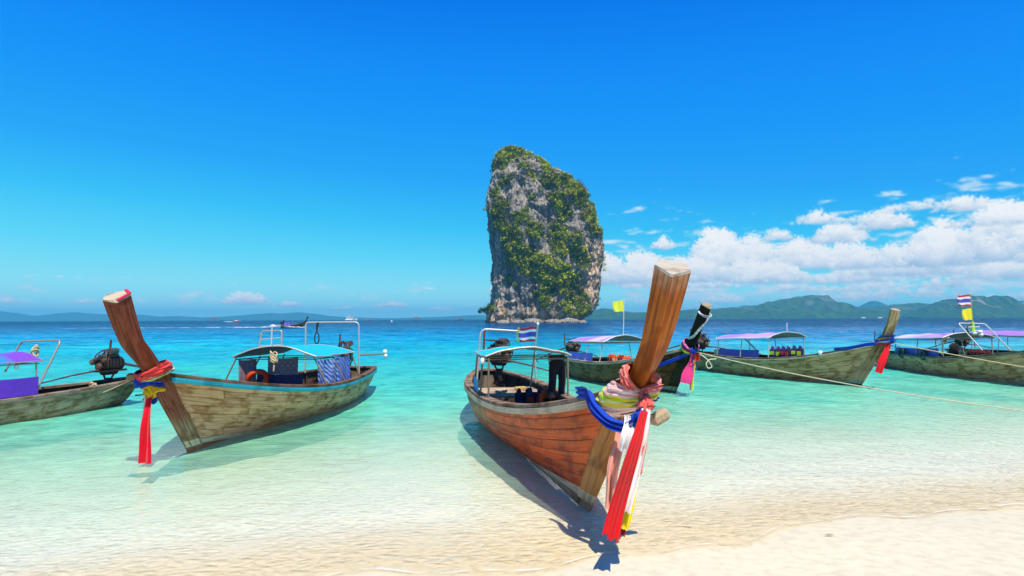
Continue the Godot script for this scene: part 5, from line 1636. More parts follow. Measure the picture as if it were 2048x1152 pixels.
func make_gear() -> void:
	var coral := Color(0.78, 0.13, 0.10)
	var red := Color(0.62, 0.008, 0.015)
	var white := Color(0.78, 0.74, 0.72)
	var yellow := Color(0.80, 0.60, 0.02)
	var blue := Color(0.008, 0.055, 0.44)
	var lime := Color(0.40, 0.62, 0.03)
	var pink := Color(0.72, 0.05, 0.20)
	# --- middle boat
	var a: Dictionary = B.a
	var ha: Hull = a.h
	var xa: Transform3D = a.xf
	var to_a := func(p: Array) -> Array: return inv_strip(xa, p)
	var side_x := Vector3(0.95, 0.05, 0.2)
	tied("sash", xa, "white, yellow and pink striped sash wound fat round the stem of the middle boat", [
		["wrap", wound(ha, a.prow, 0.98, Vector2(0.235, 0.19), 0.44, Vector2(-0.07, -0.06), func(an, g): return [Color(0.78, 0.66, 0.58), white, Color(0.80, 0.34, 0.28), white, Color(0.80, 0.44, 0.36), white, Color(0.82, 0.64, 0.10), yellow, Color(0.78, 0.72, 0.30), lime, yellow, Color(0.82, 0.70, 0.55), Color(0.80, 0.36, 0.30), white, Color(0.80, 0.40, 0.34)][clampi(int(g * 15.0 + 1.2 * sin(an * 1.5) + 0.5 * sin(an * 5.0)), 0, 14)], 0.05, 7.0, 4, 0.0, TAU, 0.06), M.cloth]])
	tied("sash", xa, "coral sash crossed over the prow of the middle boat and knotted in front", [
		["wrap", wound(ha, a.prow, 1.09, Vector2(0.185, 0.155), 0.17, Vector2(-0.15, 0.15), func(_an, g): return coral.lerp(Color(0.85, 0.32, 0.26), 0.5 + 0.5 * sin(g * 25.0)), 0.03, 4.0, 7), M.cloth],
		["wrap", wound(ha, a.prow, 0.98, Vector2(0.26, 0.215), 0.10, Vector2(0.09, -0.10), func(_an, g): return coral.lerp(Color(0.85, 0.32, 0.26), 0.5 + 0.5 * sin(g * 25.0)), 0.03, 3.0, 8), M.cloth],
		["knot", knot(xa.affine_inverse() * Vector3(1.175, 1.42, -5.83), 0.085, coral, 21), M.cloth],
		["tail", strip(to_a.call([Vector3(1.17, 1.42, -5.78), Vector3(1.13, 1.24, -5.72), Vector3(1.10, 1.08, -5.70), Vector3(1.07, 0.86, -5.72)]), 0.12, 0.13, xa.basis.inverse() * side_x, func(_f, _g): return coral, 2.0, 0.02, 3, 0.03), M.cloth],
		["tail", strip(to_a.call([Vector3(1.02, 1.28, -6.02), Vector3(0.98, 1.08, -6.00), Vector3(0.91, 0.80, -5.98), Vector3(0.885, 0.50, -5.96)]), 0.10, 0.10, xa.basis.inverse() * side_x, func(_f, _g): return Color(0.82, 0.36, 0.26), 2.0, 0.02, 5, 0.04), M.cloth]])
	tied("sash", xa, "royal blue sash draped along the rail of the middle boat and tied at the stem", [
		["drape", strip(to_a.call([Vector3(0.66, 1.43, -6.72), Vector3(0.76, 1.45, -6.50), Vector3(0.80, 1.34, -6.22), Vector3(0.89, 1.24, -5.98), Vector3(1.03, 1.24, -5.78), Vector3(1.13, 1.33, -5.70)]), 0.13, 0.10, Vector3(0, 1, 0), func(_f, _g): return blue, 2.5, 0.025, 9), M.cloth],
		["wrap", wound(ha, a.prow, 0.93, Vector2(0.33, 0.245), 0.09, Vector2(0.02, -0.06), func(_an, _g): return blue, 0.03, 2.0, 12), M.cloth],
		["knot", knot(xa.affine_inverse() * Vector3(1.11, 1.33, -5.74), 0.06, blue, 31), M.cloth]])
	solo("ribbon", strip([Vector3(1.145, 1.40, -5.68), Vector3(1.06, 1.18, -5.56), Vector3(0.955, 0.86, -5.53), Vector3(0.86, 0.54, -5.52), Vector3(0.82, 0.39, -5.51)], 0.075, 0.135, side_x, func(_f, _g): return red, 2.0, 0.022, 11, 0.06), M.cloth, "long bright red ribbon hanging in front of the middle boat's bow", "ribbon", "ribbons hanging from the middle boat")
	solo("ribbon", strip([Vector3(1.18, 1.40, -5.74), Vector3(1.125, 1.16, -5.66), Vector3(1.035, 0.88, -5.63), Vector3(0.965, 0.66, -5.62), Vector3(0.945, 0.56, -5.62)], 0.08, 0.13, side_x, func(_f, _g): return white, 2.0, 0.02, 13, 0.03), M.cloth, "white ribbon hanging beside the long red one on the middle boat", "ribbon", "ribbons hanging from the middle boat")
	solo("ribbon", strip([Vector3(1.04, 1.34, -5.80), Vector3(1.02, 1.22, -5.75), Vector3(0.985, 1.05, -5.74)], 0.09, 0.11, side_x, func(_f, _g): return white, 2.0, 0.02, 15, 0.03), M.cloth, "short white ribbon end left of the red ribbon on the middle boat", "ribbon", "ribbons hanging from the middle boat")
	solo("ribbon", strip([Vector3(1.20, 1.38, -5.79), Vector3(1.15, 1.10, -5.74), Vector3(1.06, 0.80, -5.70), Vector3(1.00, 0.52, -5.68), Vector3(0.965, 0.40, -5.67)], 0.05, 0.07, side_x, func(_f, _g): return Color(0.85, 0.70, 0.01), 1.5, 0.015, 17, 0.03), M.cloth, "thin yellow ribbon behind the white one on the middle boat", "ribbon", "ribbons hanging from the middle boat")
	solo("ribbon", strip([Vector3(0.99, 0.62, -5.72), Vector3(0.95, 0.46, -5.72), Vector3(0.935, 0.34, -5.71)], 0.05, 0.075, side_x, func(_f, _g): return Color(0.40, 0.012, 0.012), 2.0, 0.015, 19, 0.05), M.cloth, "ragged dark red ribbon end below the yellow one on the middle boat", "ribbon", "ribbons hanging from the middle boat")
	thai_flag("flag", xa * Vector3(3.9, 0.55, -0.40), xa * Vector3(4.55, 2.10, -0.46), [["thai", 0.06]], 0.40, 0.33, "red, white and blue striped flag with yellow fringe on the middle boat", Color(0.66, 0.58, 0.48), true)
	# clothes and life jackets under its canopy
	var tr := base_node("wet_suit")
	tr.transform = xa * Transform3D(Basis(), Vector3(5.55, 1.46, -0.62))
	tag(tr, "black wet suit hanging from the canopy rail of the middle boat", "wet suit")
	var mb := MB.new(); mb.col = Color(0.022, 0.022, 0.025)
	mb.ball(Vector3(0, -0.12, 0), Vector3(0.07, 0.16, 0.155), 10, 16, 0.06, 3)
	mb.tube([Vector3(0.0, -0.15, 0.085), Vector3(0.02, -0.40, 0.10), Vector3(0.0, -0.58, 0.115), Vector3(0.0, -0.70, 0.12)], [0.080, 0.072, 0.075, 0.062], 10)
	mb.tube([Vector3(0.0, -0.15, -0.075), Vector3(0.02, -0.38, -0.085), Vector3(-0.01, -0.56, -0.075), Vector3(0.0, -0.66, -0.08)], [0.078, 0.070, 0.066, 0.06], 10)
	obj("body", mb, M.cloth, tr)
	mb = MB.new(); mb.col = Color(0.05, 0.06, 0.05)
	mb.bar(Vector3(0, 0.03, -0.15), Vector3(0, 0.03, 0.16), 0.12, 0.10, Vector3.UP, 0.03)
	obj("folded_top", mb, M.cloth, tr)
	var orange := Color(0.78, 0.085, 0.015)
	life_jacket(xa * Transform3D(Basis(Vector3.UP, 0.2), Vector3(5.25, 0.60, -0.50)), orange, Color(0.03, 0.02, 0.02), "bright orange life jacket standing inside the middle boat's right side")
	life_jacket(xa * Transform3D(Basis(Vector3.UP, -0.15), Vector3(5.0, 0.60, -0.30)), Color(0.025, 0.03, 0.09), Color(0.30, 0.04, 0.02), "navy life jacket with dull red panel beside the orange one in the middle boat")
	life_jacket(xa * Transform3D(Basis(Vector3.UP, 0.1), Vector3(4.85, 0.58, -0.10)), Color(0.015, 0.022, 0.05), Color(0.02, 0.03, 0.08), "all dark navy life jacket nearest the wooden platform of the middle boat")
	mb = MB.new(); mb.col = Color(0.16, 0.02, 0.04)
	mb.ball(xa * Vector3(5.55, 0.36, 0.10), Vector3(0.30, 0.10, 0.16), 8, 14, 0.12, 8)
	solo("bag", mb, M.cloth, "dull crimson cloth bag on the floor of the middle boat", "bag")
	for k in 2:
		mb = MB.new(); mb.col = [Color(0.62, 0.42, 0.13), Color(0.55, 0.47, 0.32)][k]
		var pth := []
		for i in 26: pth.append(xa * Vector3(3.3 + k * 0.55 + 0.10 * cos(i * 0.75), 0.675 + i * 0.002, -0.32 + k * 0.5 + 0.12 * sin(i * 0.75)))
		mb.tube(pth, 0.012, 6)
		solo("rope_coil", mb, M.rope, ["yellowish rope coil at the rear corner of the middle boat's wooden platform", "greyer rope coil at the front of the middle boat's wooden platform"][k], "rope")
	lamp_bulb(xa * Vector3(5.9, 1.47, 0.80), 0.045, "white bulb on the left front canopy post of the middle boat")
	# a thin line under water by the bow
	mb = MB.new(); mb.col = Color(0.42, 0.33, 0.20)
	mb.tube(spline([Vector3(1.05, 0.12, -7.35), Vector3(1.22, -0.06, -7.45), Vector3(1.55, -0.07, -7.25), Vector3(1.9, -0.02, -7.0)], 20), 0.005, 5)
	solo("mooring_rope", mb, M.rope, "thin dark line lying in the shallows right of the middle boat's bow", "rope")
	# --- left boat
	var b: Dictionary = B.b
	var hb: Hull = b.h
	var xb: Transform3D = b.xf
	tied("sash", xb, "coral and lime sash wound round the left boat's prow", [
		["wrap", wound(hb, b.prow, 1.06, Vector2(0.30, 0.235), 0.20, Vector2(-0.10, -0.09), func(_an, _g): return Color(0.74, 0.055, 0.05), 0.04, 2.5, 41), M.cloth],
		["wrap", wound(hb, b.prow, 0.99, Vector2(0.32, 0.245), 0.09, Vector2(-0.10, -0.09), func(_an, g): return [lime, white, Color(0.75, 0.65, 0.05)][clampi(int(g * 3.0), 0, 2)], 0.02, 2.0, 42), M.cloth]])
	tied("sash", xb, "crumpled yellow and blue sash below the coral one on the left boat", [
		["wrap", wound(hb, b.prow, 0.90, Vector2(0.30, 0.22), 0.13, Vector2(0.02, 0.04), func(_an, _g): return blue * 0.9, 0.04, 3.0, 43, -0.9, 1.7), M.cloth],
		["wrap", wound(hb, b.prow, 0.84, Vector2(0.31, 0.22), 0.12, Vector2(0.03, 0.02), func(_an, _g): return Color(0.80, 0.48, 0.01), 0.05, 3.0, 44, -0.8, 1.5), M.cloth],
		["knot", knot(hb.edge(0.84, 0, 2) + Vector3(0.05, 0.0, 0.02), 0.13, Color(0.80, 0.48, 0.01), 45), M.cloth],
		["knot", knot(hb.edge(0.92, 0, 2) + Vector3(0.05, 0.0, 0.10), 0.10, blue, 47), M.cloth],
		["knot", knot(hb.edge(0.74, 0, 2) + Vector3(0.06, 0.0, 0.04), 0.075, blue, 49), M.cloth]])
	var bx := Vector3(0.97, 0, 0.1)
	var kb: Vector3 = xb * (hb.edge(0.78, 0, 2) + Vector3(0.09, 0, 0.04))
	solo("ribbon", strip([kb, kb + Vector3(0.0, -0.25, 0.06), kb + Vector3(-0.01, -0.60, 0.08), kb + Vector3(-0.015, -1.02, 0.08)], 0.13, 0.205, bx, func(_f, _g): return Color(0.64, 0.006, 0.020), 1.5, 0.022, 51, 0.015), M.cloth, "broad red ribbon hanging straight down from the left boat's prow", "ribbon")
	solo("ribbon", strip([kb + Vector3(-0.10, -0.02, -0.06), kb + Vector3(-0.11, -0.4, -0.04), kb + Vector3(-0.10, -0.8, -0.03), kb + Vector3(-0.08, -1.04, -0.03)], 0.05, 0.06, bx, func(_f, _g): return Color(0.78, 0.66, 0.58), 1.5, 0.012, 53, 0.02), M.cloth, "narrow whitish ribbon behind the broad red one on the left boat", "ribbon")
	ring_buoy(xb * Transform3D(Basis(Vector3.UP, 0.6) * Basis(Vector3(0, 0, 1), 1.1), Vector3(6.45, 0.84, 0.56)), "orange lifebuoy leaning inside the left boat")
	rope_bundle(xb * Vector3(6.92, 1.50, -0.02), "bundle of cream rope hanging at the front of the left boat's canopy")
	mb = MB.new(); mb.col = Color(0.025, 0.022, 0.022)
	var lp := []
	for i in 21: lp.append(xb * (Vector3(2.6, 1.66, 0.53) + Vector3(0, 0.16 * cos(i * TAU / 20.0), 0.065 * sin(i * TAU / 20.0))))
	mb.tube(lp, 0.018, 6)
	mb.tube(spline([xb * Vector3(2.6, 2.12, 0.50), xb * Vector3(2.6, 1.95, 0.53), xb * Vector3(2.6, 1.82, 0.53)], 6), [0.045, 0.04, 0.034, 0.03, 0.026, 0.024, 0.02], 7)
	solo("rope_loop", mb, M.rope, "black rope loop hanging from the left boat's stern frame", "rope")
	fender(xb * Vector3(7.9, 0.86, 1.02), 0.055, "white float at the far rail of the left boat")
	fender(xb * Vector3(-0.27, 1.12, -0.77), 0.075, "upper white float on the raised shaft behind the left boat")
	fender(xb * Vector3(-0.27, 0.99, -0.79), 0.065, "lower white float on the raised shaft behind the left boat")
	rope_bundle(xb * Vector3(4.8, 0.66, -0.55), "tangle of tan rope inside the left boat beside the blue curtain")
	# --- dark boat
	var c: Dictionary = B.c
	var hc: Hull = c.h
	var xc: Transform3D = c.xf
	tied("sash", xc, "pink, red and lime sashes wound round the dark boat's prow", [
		["wrap", wound(hc, c.prow, 1.05, Vector2(0.27, 0.22), 0.24, Vector2(-0.20, 0.0), func(_an, g): return [lime, yellow, red, Color(0.03, 0.03, 0.22), pink, Color(0.72, 0.18, 0.40)][clampi(int(g * 6.0), 0, 5)], 0.03, 4.0, 61), M.cloth],
		["knot", knot(hc.edge(0.90, 0, 2) + Vector3(0.03, 0, 0.05), 0.10, red, 63), M.cloth]])
	tied("sash", xc, "royal blue sash hanging in a curve from the dark boat's rail to its stem", [
		["drape", strip([hc.sheer(0.86, 1.0) + Vector3(0, 0.06, 0.04), hc.sheer(0.87, 1.0) + Vector3(0.0, -0.10, 0.10), hc.sheer(0.92, 1.0) + Vector3(0.05, -0.30, 0.14), hc.edge(0.84, 0, 2) + Vector3(-0.14, -0.02, 0.22), hc.edge(0.93, 0, 2) + Vector3(0.06, 0.0, 0.08)], 0.13, 0.10, Vector3(0, 1, 0), func(_f, _g): return blue, 2.0, 0.02, 65), M.cloth],
		["knot", knot(hc.edge(0.97, 0, 2) + Vector3(0.05, 0.0, 0.04), 0.09, blue, 67), M.cloth]])
	var kc := xc * (hc.edge(0.92, 0, 2) + Vector3(0.06, 0, 0.02))
	solo("ribbon", strip([kc, kc + Vector3(-0.05, -0.25, 0.06), kc + Vector3(-0.16, -0.52, 0.10), kc + Vector3(-0.26, -0.86, 0.10)], 0.10, 0.30, Vector3(1, 0.12, 0.1), func(_f, _g): return pink, 1.0, 0.03, 71, 0.02), M.cloth, "wide pink ribbon blowing from the dark boat's stem", "ribbon")
	solo("ribbon", strip([kc + Vector3(0.03, 0, 0.02), kc + Vector3(-0.02, -0.4, 0.1), kc + Vector3(-0.07, -0.75, 0.1), kc + Vector3(-0.09, -1.04, 0.1)], 0.06, 0.10, Vector3(1, 0, 0.1), func(f, g): return [Color(0.02, 0.12, 0.35), red, lime, Color(0.70, 0.66, 0.03)][clampi(int(g * 4.0), 0, 3)], 1.5, 0.012, 73, 0.04), M.cloth, "lime and yellow ribbon hanging right of the pink one on the dark boat", "ribbon")
	solo("ribbon", strip([kc + Vector3(0.06, 0.1, 0.02), kc + Vector3(0.09, -0.05, 0.1), kc + Vector3(0.10, -0.22, 0.1)], 0.09, 0.12, Vector3(1, 0, 0.1), func(_f, _g): return red, 1.5, 0.015, 75, 0.03), M.cloth, "short red ribbon end at the dark boat's knot", "ribbon")
	var e1 := hc.edge(1.93, c.prow.tx, c.prow.ty)
	tied("garland", xc, "white, blue and red garland tied round the top of the dark prow", [
		["wrap", wound(hc, c.prow, 1.90, Vector2(0.19, 0.175), 0.07, Vector2(-0.10, 0.02), func(_an, g): return [white, Color(0.08, 0.16, 0.5), white][clampi(int(g * 3.0), 0, 2)], 0.015, 2.0, 81), M.cloth],
		["tail", strip([e1 + Vector3(0.03, -0.08, 0.0), e1 + Vector3(-0.02, -0.28, 0.12), e1 + Vector3(-0.22, -0.48, 0.18), e1 + Vector3(-0.40, -0.66, 0.25), e1 + Vector3(-0.58, -0.72, 0.28)], 0.06, 0.07, Vector3(0.6, 0.8, 0), func(f, _g): return [white, Color(0.35, 0.50, 0.72), white, Color(0.70, 0.45, 0.50)][int(f * 19.0) % 4], 2.0, 0.012, 83), M.cloth]], "garland")
	for k in 4:
		life_jacket(xc * Transform3D(Basis(Vector3.UP, -1.4 + 0.3 * (k % 2)), Vector3(5.15 + k * 0.27, 0.80, 0.76 - 0.04 * k)), [Color(0.62, 0.05, 0.015), Color(0.70, 0.09, 0.02), Color(0.30, 0.03, 0.02), Color(0.74, 0.13, 0.03)][k], Color(0.80, 0.45, 0.15) if k % 2 else Color(0.05, 0.02, 0.02), ["deep red life jacket at the left end of the row in the dark boat", "orange life jacket second from the left in the dark boat's row", "dark maroon life jacket third in the dark boat's row", "light orange life jacket at the right end of the row in the dark boat"][k], 0.8, "life jackets in a row in the dark boat")
	thai_flag("flag", xc * Vector3(4.0, 1.57, -0.34), xc * Vector3(4.0, 2.84, -0.38), [["yellow", 0.0]], 0.42, 0.40, "pale yellow flag on a thin pole above the dark boat's canopy", Color(0.75, 0.72, 0.62))
	# long mooring rope from the dark boat to the beach on the right
	mb = MB.new(); mb.col = Color(0.62, 0.52, 0.33)
	var r0: Vector3 = kc + Vector3(0.06, 0.02, 0.05)
	var r1 := Vector3(14.6, 0.08, -9.3)
	var rp := []
	for i in 41:
		var f := i / 40.0
		rp.append(r0.lerp(r1, f) - Vector3(0, 1.15 * f * (1.0 - f) + 0.30 * f * (1.0 - f) * (1.0 - f), 0))
	mb.tube(rp, 0.013, 6)
	solo("mooring_rope", mb, M.rope, "tan mooring rope running from the dark boat's knot down to the shallows at right", "rope")
	mb = MB.new(); mb.col = Color(0.66, 0.58, 0.40)
	mb.tube(spline([r0 + Vector3(0.05, -0.02, 0.02), r0 + Vector3(0.30, -0.22, 0.1), r0 + Vector3(0.42, -0.42, 0.1), r0 + Vector3(0.32, -0.46, 0.1), r0 + Vector3(0.26, -0.34, 0.1), r0 + Vector3(0.36, -0.22, 0.1), r0 + Vector3(0.55, -0.20, 0.1)], 24), 0.015, 6)
	solo("rope_loop", mb, M.rope, "small loop of tan rope hanging at the dark boat's knot", "rope")
	# --- right boat
	var d: Dictionary = B.d
	var hd: Hull = d.h
	var xd: Transform3D = d.xf
	tied("sash", xd, "blue rope sash knotted round the right boat's bare prow", [
		["wrap", wound(hd, d.prow, 1.12, Vector2(0.25, 0.20), 0.07, Vector2(0.03, -0.02), func(_an, _g): return blue, 0.03, 2.0, 91), M.cloth],
		["wrap", wound(hd, d.prow, 1.26, Vector2(0.22, 0.17), 0.06, Vector2(0.04, 0.0), func(_an, _g): return Color(0.03, 0.06, 0.30), 0.02, 2.0, 92), M.cloth],
		["drape", strip([hd.sheer(0.87, 1.0) + Vector3(0, 0.10, 0.0), hd.sheer(0.93, 1.0) + Vector3(0, 0.05, 0.08), hd.sheer(0.985, 1.0) + Vector3(0.05, 0.04, 0.12), hd.edge(1.05, d.prow.tx, d.prow.ty) + Vector3(0.06, 0.02, 0.10), hd.edge(1.2, d.prow.tx, d.prow.ty) + Vector3(0.09, 0.03, 0.0)], 0.10, 0.10, Vector3(0, 1, 0), func(_f, _g): return Color(0.012, 0.085, 0.50), 2.0, 0.02, 93), M.cloth],
		["knot", knot(hd.edge(1.13, d.prow.tx, d.prow.ty) + Vector3(0.06, 0.02, 0.0), 0.085, Color(0.012, 0.085, 0.50), 95), M.cloth]])
	tied("sash", xd, "red and white cloth under the blue sash on the right boat", [
		["wrap", wound(hd, d.prow, 1.0, Vector2(0.29, 0.21), 0.16, Vector2(0.03, 0.0), func(_an, g): return red if g < 0.6 else white, 0.03, 2.0, 96), M.cloth]])
	var kd := xd * (hd.edge(0.98, 0, 2) + Vector3(0.07, 0, 0.05))
	solo("ribbon", strip([kd, kd + Vector3(-0.10, -0.22, 0.06), kd + Vector3(-0.26, -0.52, 0.08), kd + Vector3(-0.38, -0.86, 0.08)], 0.16, 0.20, Vector3(1, 0.4, 0.1), func(_f, _g): return Color(0.68, 0.010, 0.020), 1.5, 0.03, 97, 0.02), M.cloth, "red ribbon slanting from the right boat's prow", "ribbon")
	mb = MB.new(); mb.col = Color(0.60, 0.47, 0.24)
	var s0: Vector3 = kd + Vector3(0.10, 0.05, 0.0)
	var s1 := Vector3(18.6, 0.0, -13.0)
	rp = []
	for i in 31:
		var f := i / 30.0
		rp.append(s0.lerp(s1, f) - Vector3(0, 0.55 * f * (1.0 - f), 0))
	mb.tube(rp, 0.014, 6)
	solo("mooring_rope", mb, M.rope, "taut tan mooring rope from the right boat's prow past the hull at the right edge", "rope")
	fender(xd * Vector3(7.6, 1.02, 0.62), 0.075, "white float on the right boat's rail")
	life_jacket(xd * Transform3D(Basis(Vector3.UP, -1.25), Vector3(6.45, 0.88, 0.46)), Color(0.03, 0.02, 0.10), Color(0.45, 0.60, 0.02), "navy life jacket with neon yellow panels at the front of the right boat's canopy", 1.2)
	life_jacket(xd * Transform3D(Basis(Vector3.UP, -1.45), Vector3(5.98, 0.84, 0.52)), Color(0.03, 0.02, 0.10), Color(0.50, 0.04, 0.03), "navy life jacket with a red corner in the right boat", 1.2)
	life_jacket(xd * Transform3D(Basis(Vector3.UP, -1.1), Vector3(5.52, 0.82, 0.56)), Color(0.04, 0.02, 0.11), Color(0.30, 0.50, 0.02), "dark purple life jacket beside the blue sheet of the right boat", 1.2)
	mb = MB.new(); mb.col = Color(0.58, 0.47, 0.26)
	mb.box(xd * Vector3(2.30, 0.72, 0.52), Vector3(0.34, 0.34, 0.30), xd.basis, 0.03)
	var cool := solo("box", mb, M.plastic, "tan cool box beside the blue sheet at the stern of the right boat", "box")
	mb = MB.new(); mb.col = Color(0.70, 0.68, 0.62)
	mb.box(xd * Vector3(2.30, 0.905, 0.52) - cool.position, Vector3(0.36, 0.05, 0.32), xd.basis, 0.012)
	obj("lid", mb, M.plastic, cool)
	# --- far right boat
	var e: Dictionary = B.e
	var xe: Transform3D = e.xf
	thai_flag("flag", xe * Vector3(6.9, 1.05, -0.22), xe * Vector3(6.8, 3.09, -0.19), [["thai", 0.04], ["yellow", 0.56]], 0.62, 0.44, "red, white and blue flag over a small yellow flag on a yellow pole, right-hand boat", Color(0.66, 0.50, 0.16))
	mb = MB.new(); mb.col = Color(0.30, 0.62, 0.03)
	mb.tube([xe * Vector3(6.86, 1.66, -0.20), xe * Vector3(6.83, 2.02, -0.195)], [0.075, 0.07], 8)
	solo("cloth_band", mb, M.cloth, "lime green cloth bound round the foot of the pole with two flags", "cloth")
	rope_heap(xe * Vector3(7.0, 1.60, -0.25), 0.20, Color(0.82, 0.80, 0.78), "white fender bundle on the front of the far right canopy")
	for k in 2:
		ring_tyre(xe * Transform3D(Basis(Vector3.UP, PI / 2.0), Vector3(4.1 + k * 1.6, 0.72, 0.99)), ["black tyre fender on the purple side sheet, nearer the stern of the far right boat", "black tyre fender on the purple side sheet, nearer the bow of the far right boat"][k])
	mb = MB.new(); mb.col = Color(0.02, 0.017, 0.017)
	mb.ball(xe * Vector3(6.95, 1.0, 0.55), Vector3(0.16, 0.24, 0.22), 9, 14, 0.2, 5)
	solo("bag", mb, M.cloth, "black bag beside the white post of the far right boat", "bag")
	for k in 3:
		life_jacket(xe * Transform3D(Basis(Vector3.UP, -1.4 + 0.2 * k), Vector3(7.5 + 0.4 * k, 0.78, 0.25)), Color(0.10, 0.012, 0.012), Color(0.03, 0.02, 0.02), ["dark red life jacket nearest the black bag in the far right boat", "dark red life jacket in the middle of three in the far right boat", "dark red life jacket nearest the bow of the far right boat"][k], 0.9, "dark life jackets in the far right boat")
	mb = MB.new(); mb.col = Color(0.72, 0.55, 0.02)
	mb.ball(xe * Vector3(5.9, 1.30, 0.3), Vector3(0.10, 0.09, 0.10), 8, 12, 0.05, 2)
	solo("float", mb, M.plastic, "small yellow float under the far right canopy", "float")
	# --- far left boat
	var g: Dictionary = B.g
	lamp_bulb((g.xf as Transform3D) * Vector3(3.35, 1.20, -0.70), 0.05, "white bulb under the canopy of the boat at the left edge")
	rope_bundle((g.xf as Transform3D) * Vector3(2.42, 1.62, 0.15), "short rope hanging from the pipe frame of the boat at the left edge")
	rope_bundle((g.xf as Transform3D) * Vector3(1.3, 0.66, -0.30), "tan rope looped below the tiller of the boat at the left edge")
	# dry leaves on the sand
	for k in 3:
		mb = MB.new(); mb.col = [Color(0.36, 0.27, 0.14), Color(0.42, 0.33, 0.19), Color(0.36, 0.28, 0.16)][k]
		var q: Vector3 = [Vector3(3.12, 0, -6.47), Vector3(5.05, 0, -6.25), Vector3(2.3, 0, -6.35)][k]
		q.y = ground_y(offshore(q.x, q.z)) + 0.012
		mb.flat([q + Vector3(-0.06, 0, 0), q + Vector3(-0.01, 0.012, -0.018), q + Vector3(0.05, 0.004, -0.004), q + Vector3(0.0, 0.006, 0.014)], Vector3.UP)
		for i in mb.v.size(): mb.v[i] = q + (mb.v[i] - q) * [1.0, 0.5, 0.35][k]
		solo("dry_leaf", mb, M.cloth, ["largest dry brown leaf on the sand right of the middle boat", "dry leaf on the bare sand farthest right", "tiny dry leaf on the sand nearest the middle boat"][k], "leaf", "dry leaves on the sand")

func thai_flag(called: String, foot: Vector3, top: Vector3, cloths: Array, w: float, h: float, label: String, pole: Color, fringe := false) -> void:
	var r := base_node(called)
	r.position = foot
	tag(r, label, "flag")
	pipe("pole", [Vector3.ZERO, top - foot], 0.017, pole, r, "metal", 8)
	var up := (top - foot).normalized()
	var mb := MB.new(); mb.col = Color(0.8, 0.8, 0.8)
	mb.ball(top - foot, Vector3(0.03, 0.035, 0.03), 6, 10)
	obj("finial", mb, M.metal, r)
	for cl in cloths:
		var t0: Vector3 = top - foot - up * cl[1]
		var ww: float = w * (1.0 if cl[0] == "thai" or cloths.size() == 1 else 0.72)
		mb = MB.new()
		var rows := []; var cols := []
		var ny := 30
		for j in 25:
			var f := j / 24.0
			var row := PackedVector3Array(); var cr := []
			for i in ny + 1:
				var g := float(i) / ny
				var q := t0 - up * g * h * (1.0 - 0.10 * f) + Vector3(-1, 0, 0.15) * f * ww * (0.93 + 0.07 * sin(g * 4.0))
				q += Vector3(0.12, 0.04, 1.0).normalized() * sin(f * 8.0 + g * 1.5) * 0.05 * f * (ww / 0.5) + Vector3(0, -0.10 * f * f * h + 0.025 * sin(f * 6.0 + 0.8) * f, 0)
				row.append(q)
				var c := Color(0.86, 0.72, 0.03)
				if cl[0] == "thai":
					c = Color(0.62, 0.03, 0.04)
					if g > 1.0 / 6.0: c = Color(0.80, 0.77, 0.78)
					if g > 1.0 / 3.0: c = Color(0.085, 0.075, 0.40)
					if g > 2.0 / 3.0: c = Color(0.80, 0.77, 0.78)
					if g > 5.0 / 6.0: c = Color(0.62, 0.03, 0.04)
				elif cloths.size() == 1:
					c = Color(0.80, 0.78, 0.06)
				if fringe and f > 0.93: c = Color(0.82, 0.62, 0.02)
				cr.append(c)
			rows.append(row); cols.append(cr)
		mb.sheet(rows, false, false, cols)
		obj("cloth", mb, M.flag, r)
		if fringe:
			mb = MB.new(); mb.col = Color(0.82, 0.62, 0.02)
			for i in 9:
				var p: Vector3 = rows[24][int(i * 3.7)]
				mb.tube([p, p + Vector3(-0.03, -0.012 + 0.004 * i, 0.005)], 0.006, 4)
			mb.tube([rows[24][30], rows[24][30] + Vector3(-0.06, -0.012, 0)], 0.006, 4)
			obj("fringe", mb, M.flag, r)

func life_jacket(xf: Transform3D, col: Color, accent: Color, label: String, size := 1.0, group := "") -> void:
	var r := base_node("life_jacket")
	r.transform = Transform3D(xf.basis.scaled(Vector3.ONE * size), xf.origin)
	tag(r, label, "life jacket", group)
	for s in [-1.0, 1.0]:
		var mb := MB.new(); mb.col = varied(col, 0.08)
		mb.box(Vector3(0.06, 0.02, s * 0.085), Vector3(0.085, 0.36, 0.145), Basis(Vector3(1, 0, 0), s * 0.06), 0.028)
		mb.tube([Vector3(0.06, 0.17, s * 0.085), Vector3(0.03, 0.26, s * 0.09), Vector3(-0.03, 0.22, s * 0.09)], [0.045, 0.042, 0.04], 8)
		obj("front_panel", mb, M.cloth, r)
	var mb2 := MB.new(); mb2.col = varied(col, 0.1)
	mb2.box(Vector3(-0.06, 0.02, 0), Vector3(0.06, 0.36, 0.30), Basis(), 0.022)
	obj("back_panel", mb2, M.cloth, r)
	mb2 = MB.new(); mb2.col = accent
	mb2.box(Vector3(0.108, 0.08, 0.085), Vector3(0.012, 0.10, 0.12), Basis(), 0.004)
	mb2.box(Vector3(0.108, 0.06, -0.085), Vector3(0.012, 0.12, 0.11), Basis(), 0.004)
	obj("chest_patch", mb2, M.cloth, r)
	mb2 = MB.new(); mb2.col = Color(0.02, 0.02, 0.02)
	mb2.box(Vector3(0.0, -0.06, 0), Vector3(0.225, 0.03, 0.335), Basis(), 0.006)
	obj("strap", mb2, M.cloth, r)

